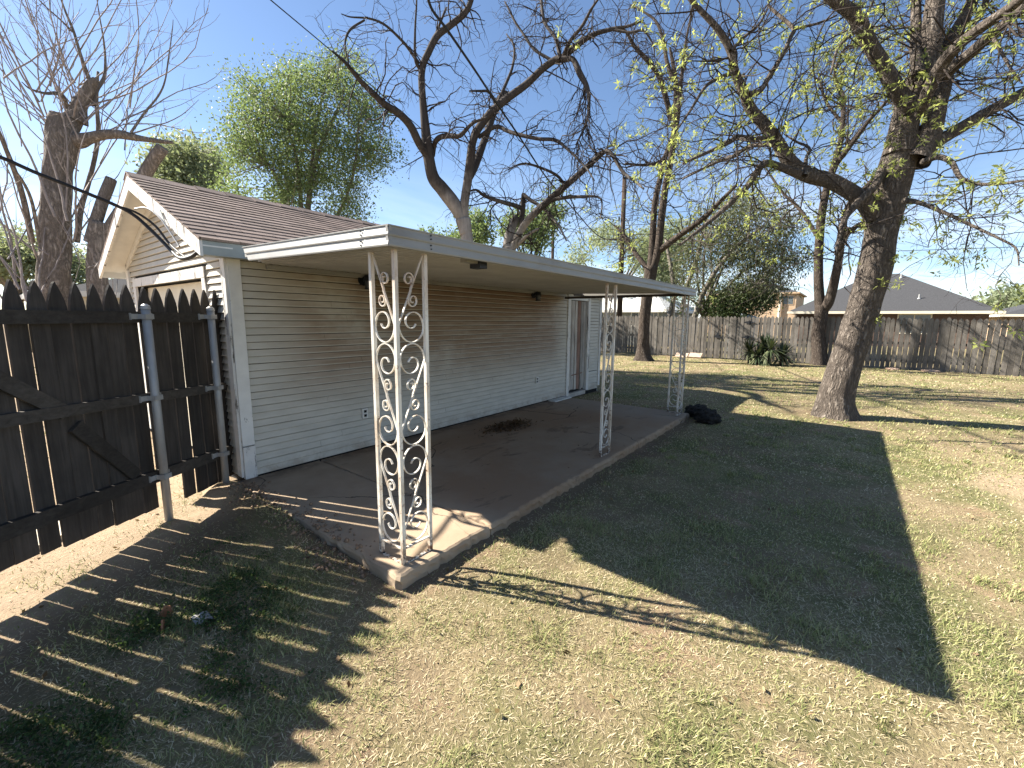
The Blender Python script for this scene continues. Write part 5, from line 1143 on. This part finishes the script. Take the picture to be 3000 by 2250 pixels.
# ------------------------------------------------------------------ yucca at the back fence
ry = np.random.default_rng(21); yu = empty('yucca', (19.4, 2.55, -.09)); tag(yu, 'dark spiky yucca clump in front of the back fence', 'plant')
heads = [(19.4, 3.05, .42), (19.3, 2.35, .50), (19.5, 1.95, .30), (19.2, 2.75, .25), (19.6, 2.6, .62)]
for hx, hy, hz in heads:
    n = 95; V = []; F = []; tt = []
    for k in range(n):
        az = ry.random()*2*math.pi; el = math.radians(-38 + 115*ry.random()); L_ = .48+.22*ry.random(); w_ = .020+.008*ry.random()
        d = np.array([math.cos(az)*math.cos(el), math.sin(az)*math.cos(el), math.sin(el)]); s_d = np.array([-math.sin(az), math.cos(az), 0]); p0 = np.array([hx, hy, hz]); b0 = len(V); tn = ry.random()*(.35 if el > 0 else 1)
        for j, t in enumerate((0, .35, .7, 1.0)):
            p = p0 + d*L_*t - np.array([0, 0, .20*t*t*(1.2-math.sin(el))]); p[2] = max(p[2], -.06); ww = w_*(1-.15*t if t < .9 else .08)
            V += [p-s_d*ww, p+s_d*ww + np.array([0, 0, .006])]; tt += [tn, tn]
        for j in range(3): F.append((b0+2*j, b0+2*j+1, b0+2*j+3, b0+2*j+2))
    mk('rosette', V, F, MT['yucca'], yu, attr=dict(tint=tt))
    b = MB(); b.cyl((hx, hy, -.1), (hx, hy, hz), .06, n=8); b.build('stem', MT['bark3'], yu)

# ------------------------------------------------------------------ grass, weeds, litter
rgx = np.random.default_rng(31)
def allowed(x, y):
    k = ~((x > SX0-.01)*(x < SX1+.02)*(y > SY0-.012)*(y < 4.66)); k &= ~((x > 1.6)*(x < 9.5)*(y > 4.55)*(y < 8.2)); k &= x < 20.9
    return k
def blades(x, y, ln, wd, lean, tint, r, flat=.5):
    n = len(x); z = gh(x, y); az = r.random(n)*2*np.pi; a = np.stack([np.cos(az), np.sin(az), np.zeros(n)], 1); sd = np.stack([-a[:,1], a[:,0], np.zeros(n)], 1)
    p0 = np.stack([x, y, z-.004], 1); up = np.array([0, 0, 1.])
    ele = np.clip(lean, .05, 1.4)[:,None]
    d1 = a*np.cos(ele) + up*np.sin(ele); e2 = ele - .55*r.random(n)[:,None]; d2 = a*np.cos(e2) + up*np.sin(e2)
    m = p0 + d1*ln[:,None]*.5; t = m + d2*ln[:,None]*.5; t[:,2] = np.maximum(t[:,2], z+.003)
    w = wd[:,None]*.5; V = np.stack([p0-sd*w, p0+sd*w, m+sd*w*.85, m-sd*w*.85, t], 1).reshape(-1, 3)
    b = np.arange(n)[:,None]*5
    # two quads per blade (the second one narrows to the tip)
    F = np.concatenate([b + np.array([[0,1,2,3]]), b + np.array([[3,2,4,4]])], 1).reshape(-1, 4)
    tri1 = b + np.array([[0,1,2]]); tri2 = b + np.array([[0,2,3]]); tri3 = b + np.array([[3,2,4]])
    return V, np.concatenate([tri1, tri2, tri3], 0), np.repeat(tint, 5)
def ring_pts(r0, r1_, dens, r, a0=-26, a1=101):
    A = math.radians(a1-a0); n = int(dens*A/2*(r1_**2-r0**2)); a = math.radians(a0) + A*r.random(n); q = np.sqrt(r0**2 + (r1_**2-r0**2)*r.random(n))
    x, y = q*np.cos(a), q*np.sin(a); k = allowed(x, y); return x[k], y[k]
def shade_green(x, y):   # lusher growth in the strip of lawn under the patio's side and by the near fence
    return np.clip(.9*np.exp(-(((x-6.2)/3.2)**2 + ((y-1.0)/1.2)**2))*.55 + sstep(-2.6, -1.9, fence_sd(x, y))*sstep(-.7, -1.2, fence_sd(x, y))*sstep(2.0, 1.0, x), 0, 1)
VV = []; FF_ = []; TT = []; off = 0
for r0, r1_, dens, L0, W0 in ((.7, 2.2, 19000, .042, .0032), (2.2, 3.6, 15500, .044, .0038), (3.6, 5.5, 9500, .038, .0046), (5.5, 8.5, 3500, .046, .0080), (8.5, 13, 1200, .050, .013), (13, 21.5, 380, .058, .022)):
    x, y = ring_pts(r0, r1_, dens, rgx)
    clump = fbm(x*3.3+2, y*3.3+5, 4); big = fbm(x*.8+1, y*.8+7, 3); ba = bare_at(x, y)
    keep = rgx.random(len(x)) < np.clip((1-.80*ba)*(.62+1.0*(clump-.40)), .05, 1); x, y, clump, big, ba = x[keep], y[keep], clump[keep], big[keep], ba[keep]
    n = len(x); g = np.clip(sstep(.36, .60, .55*clump+.45*big) + .35*shade_green(x, y), 0, 1)
    isg = rgx.random(n) < (.13 + .42*g)
    tint = np.where(isg, .56 + .34*rgx.random(n), .50*rgx.random(n)**1.25)
    ln = L0*(.5+.9*rgx.random(n))*(.80+.45*sstep(.45, .65, clump)*isg); lean = np.where(isg, .35+.8*rgx.random(n), .08+.55*rgx.random(n)**1.5)
    V, F, T = blades(x, y, ln, W0*(.7+.6*rgx.random(n)), lean, tint, rgx)
    VV.append(V); FF_.append(F+off); TT.append(T); off += len(V)
gr = mk('grass', np.vstack(VV), np.vstack(FF_), MT['grass'], attr=dict(tint=np.concatenate(TT))); gr['kind'] = 'stuff'
tag(gr, 'patchy half dry lawn of short straw and green blades', 'grass')

# taller green tufts scattered in the lawn
VV = []; FF_ = []; TT = []; off = 0
x, y = ring_pts(.8, 9.0, 6.0, rgx); keep = (bare_at(x, y) < .6) & (fbm(x*1.1+9, y*1.1, 3) > .44); x, y = x[keep], y[keep]
n = len(x); kk = rgx.integers(18, 42, n); X_, Y_ = np.repeat(x, kk), np.repeat(y, kk); m = len(X_); rr_ = .035*np.sqrt(rgx.random(m))*1.4; aa = rgx.random(m)*6.283
X_, Y_ = X_+rr_*np.cos(aa), Y_+rr_*np.sin(aa); k = allowed(X_, Y_); X_, Y_ = X_[k], Y_[k]; m = len(X_)
V, F, T = blades(X_, Y_, .03+.035*rgx.random(m), .0038+.001*rgx.random(m) + .0012*np.maximum(0, np.hypot(X_, Y_)-3), .7+.7*rgx.random(m), .60+.30*rgx.random(m), rgx)
gr = mk('grass_tufts', V, F, MT['grass'], attr=dict(tint=T)); gr['kind'] = 'stuff'; tag(gr, 'brighter green grass tufts dotted through the lawn', 'grass')

# broad leaved weeds in the fence's shade
xs, ys = [], []
while len(xs) < 430:
    x, y = -.8+2.4*rgx.random(500), 1.6+2.0*rgx.random(500); fs = fence_sd(x, y); w = np.exp(-((fs+1.25)/.42)**2)*sstep(1.3, .8, x)*sstep(.40, .52, fbm(x*2.4, y*2.4+3, 3)+.06)
    k = rgx.random(500) < w; xs += list(x[k]); ys += list(y[k])
x, y = np.array(xs[:430]), np.array(ys[:430]); k = allowed(x, y); x, y = x[k], y[k]
kk = 34; c = np.repeat(np.stack([x, y, gh(x, y)], 1), kk, 0); hgt = np.repeat(.02+.055*rgx.random(len(x)), kk); c = c + np.stack([.035*rgx.normal(size=len(c)), .035*rgx.normal(size=len(c)), hgt*rgx.random(len(c))], 1)
V, F, T = leaves(c, .019, rgx, .42, -.1); wd_ = mk('weeds', V, F, MT['weed'], attr=dict(tint=T)); wd_['kind'] = 'stuff'; tag(wd_, 'low leafy green weeds growing in the shade of the near fence', 'weeds')

# fallen leaves and the heap of leaves on the slab
x, y = ring_pts(.9, 6.5, 26, rgx); near = rgx.random(len(x)) < (.25 + .75*np.exp(-((y-1.9)/.35)**2)*(x > 1.3)*(x < 7) + .5*sstep(-2.4, -1, fence_sd(x, y))); x, y = x[near], y[near]
c = np.stack([x, y, gh(x, y)+.012], 1); ax = np.stack([rgx.normal(size=len(x)), rgx.normal(size=len(x)), .12*rgx.normal(size=len(x))], 1)
V, F, T = leaves(c, .034, rgx, .55, 0, ax); lt = mk('leaf_litter', V, F, MT['litter'], attr=dict(tint=T)); lt['kind'] = 'stuff'; tag(lt, 'dry brown leaves scattered over lawn and soil', 'leaves')
cx, cy = 4.95, 3.88; n = 1500; a = rgx.random(n)*6.283; q = np.abs(rgx.normal(size=n))*.55
x = cx + .46*q*np.cos(a); y = cy + .20*q*np.sin(a); z = .006 + .075*np.exp(-(((x-cx)/.38)**2+((y-cy)/.17)**2))*rgx.random(n)
c = np.stack([x, y, z], 1); ax = np.stack([rgx.normal(size=n), rgx.normal(size=n), .4*rgx.normal(size=n)], 1); V, F, T = leaves(c, .05, rgx, .34, 0, ax); V[:,2] = np.maximum(V[:,2], .003)
lp_ = mk('leaf_heap', V, F, MT['litter'], attr=dict(tint=T*.12), loc=(cx, cy, 0)); lp_['kind'] = 'stuff'; tag(lp_, 'dark heap of dead leaves swept up on the patio slab', 'leaf heap')
x, y = 2.3+5.2*rgx.random(210), 2.2+2.35*rgx.random(210); keep = rgx.random(210) < (.25+.75*np.exp(-((y-4.55)/.15)**2)); x, y = x[keep], y[keep]; n = len(x)
V, F, T = leaves(np.stack([x, y, np.full(n, .004)], 1), .03, rgx, .5, 0, np.stack([rgx.normal(size=n), rgx.normal(size=n), np.zeros(n)], 1)); V[:,2] = np.clip(V[:,2], .002, .012)
sl_ = mk('leaf_scatter', V, F, MT['litter'], attr=dict(tint=T*.5)); sl_['kind'] = 'stuff'; tag(sl_, 'single dry leaves scattered across the patio slab', 'leaves')
# soil clods along the slab's buried edge
n = 420; y = 2.35+2.15*rgx.random(n); x = 1.50 + .05*sstep(2.6, 4.2, y) + .10*rgx.normal(size=n); z = np.maximum(gh(x, y), np.where((x > SX0)*(y > SY0), 0.0, -1)); s = .007+.016*rgx.random(n)**2
dv = np.array([(1,0,0),(-1,0,0),(0,1,0),(0,-1,0),(0,0,1),(0,0,-.6)], float); V = (np.stack([x, y, z+s*.3], 1)[:,None] + dv[None]*s[:,None,None]*(.6+.8*rgx.random((n, 6, 1)))).reshape(-1, 3)
tr = np.array([(0,2,4),(2,1,4),(1,3,4),(3,0,4),(2,0,5),(1,2,5),(3,1,5),(0,3,5)]); F = (np.arange(n)[:,None,None]*6 + tr[None]).reshape(-1, 3)
cl = mk('soil_clods', V, F, m_plain('crumbled_soil', (.25,.17,.11), .95, .3, 30, .3, .004)); cl['kind'] = 'stuff'; tag(cl, 'crumbled soil spilling over the buried edge of the slab', 'soil')
# scrap lying in the weeds
p0 = at_z(592, 1812, -.075); V = []; F = []; n = 9
for j in range(n):
    for i in range(n): V.append((p0[0]+(i-4)*.010, p0[1]+(j-4)*.013, float(gh(p0[0], p0[1]))+.010+.035*vnoise(i*.9+3, j*.9)*(1-abs(i-4)/6)))
for j in range(n-1):
    for i in range(n-1): F.append((j*n+i, j*n+i+1, (j+1)*n+i+1, (j+1)*n+i))
tag(mk('plastic_wrapper', V, F, MT['plastic'], loc=(p0[0], p0[1], -.08), smooth=True), 'crumpled clear plastic wrapper lying among the weeds by the fence', 'litter')
for (px, py, an, lab) in ((490, 1790, .4, 'upper terracotta shard standing in the weeds'), (480, 1825, 1.2, 'lower terracotta shard lying in the weeds')):
    p0 = at_z(px, py, -.06); z0 = float(gh(p0[0], p0[1])); b = MB(); ca, sa = math.cos(an), math.sin(an)
    b.prism([(p0[0]-.035*ca, p0[1]-.035*sa, z0-.01), (p0[0]+.03*ca, p0[1]+.03*sa, z0-.01), (p0[0]+.022*ca, p0[1]+.022*sa, z0+.045), (p0[0]-.008*ca, p0[1]-.008*sa, z0+.062), (p0[0]-.036*ca, p0[1]-.036*sa, z0+.03)], (-.009*sa, .009*ca, .004))
    tag(b.build('pot_shard', MT['clay'], loc=(p0[0], p0[1], z0)), lab, 'shard')
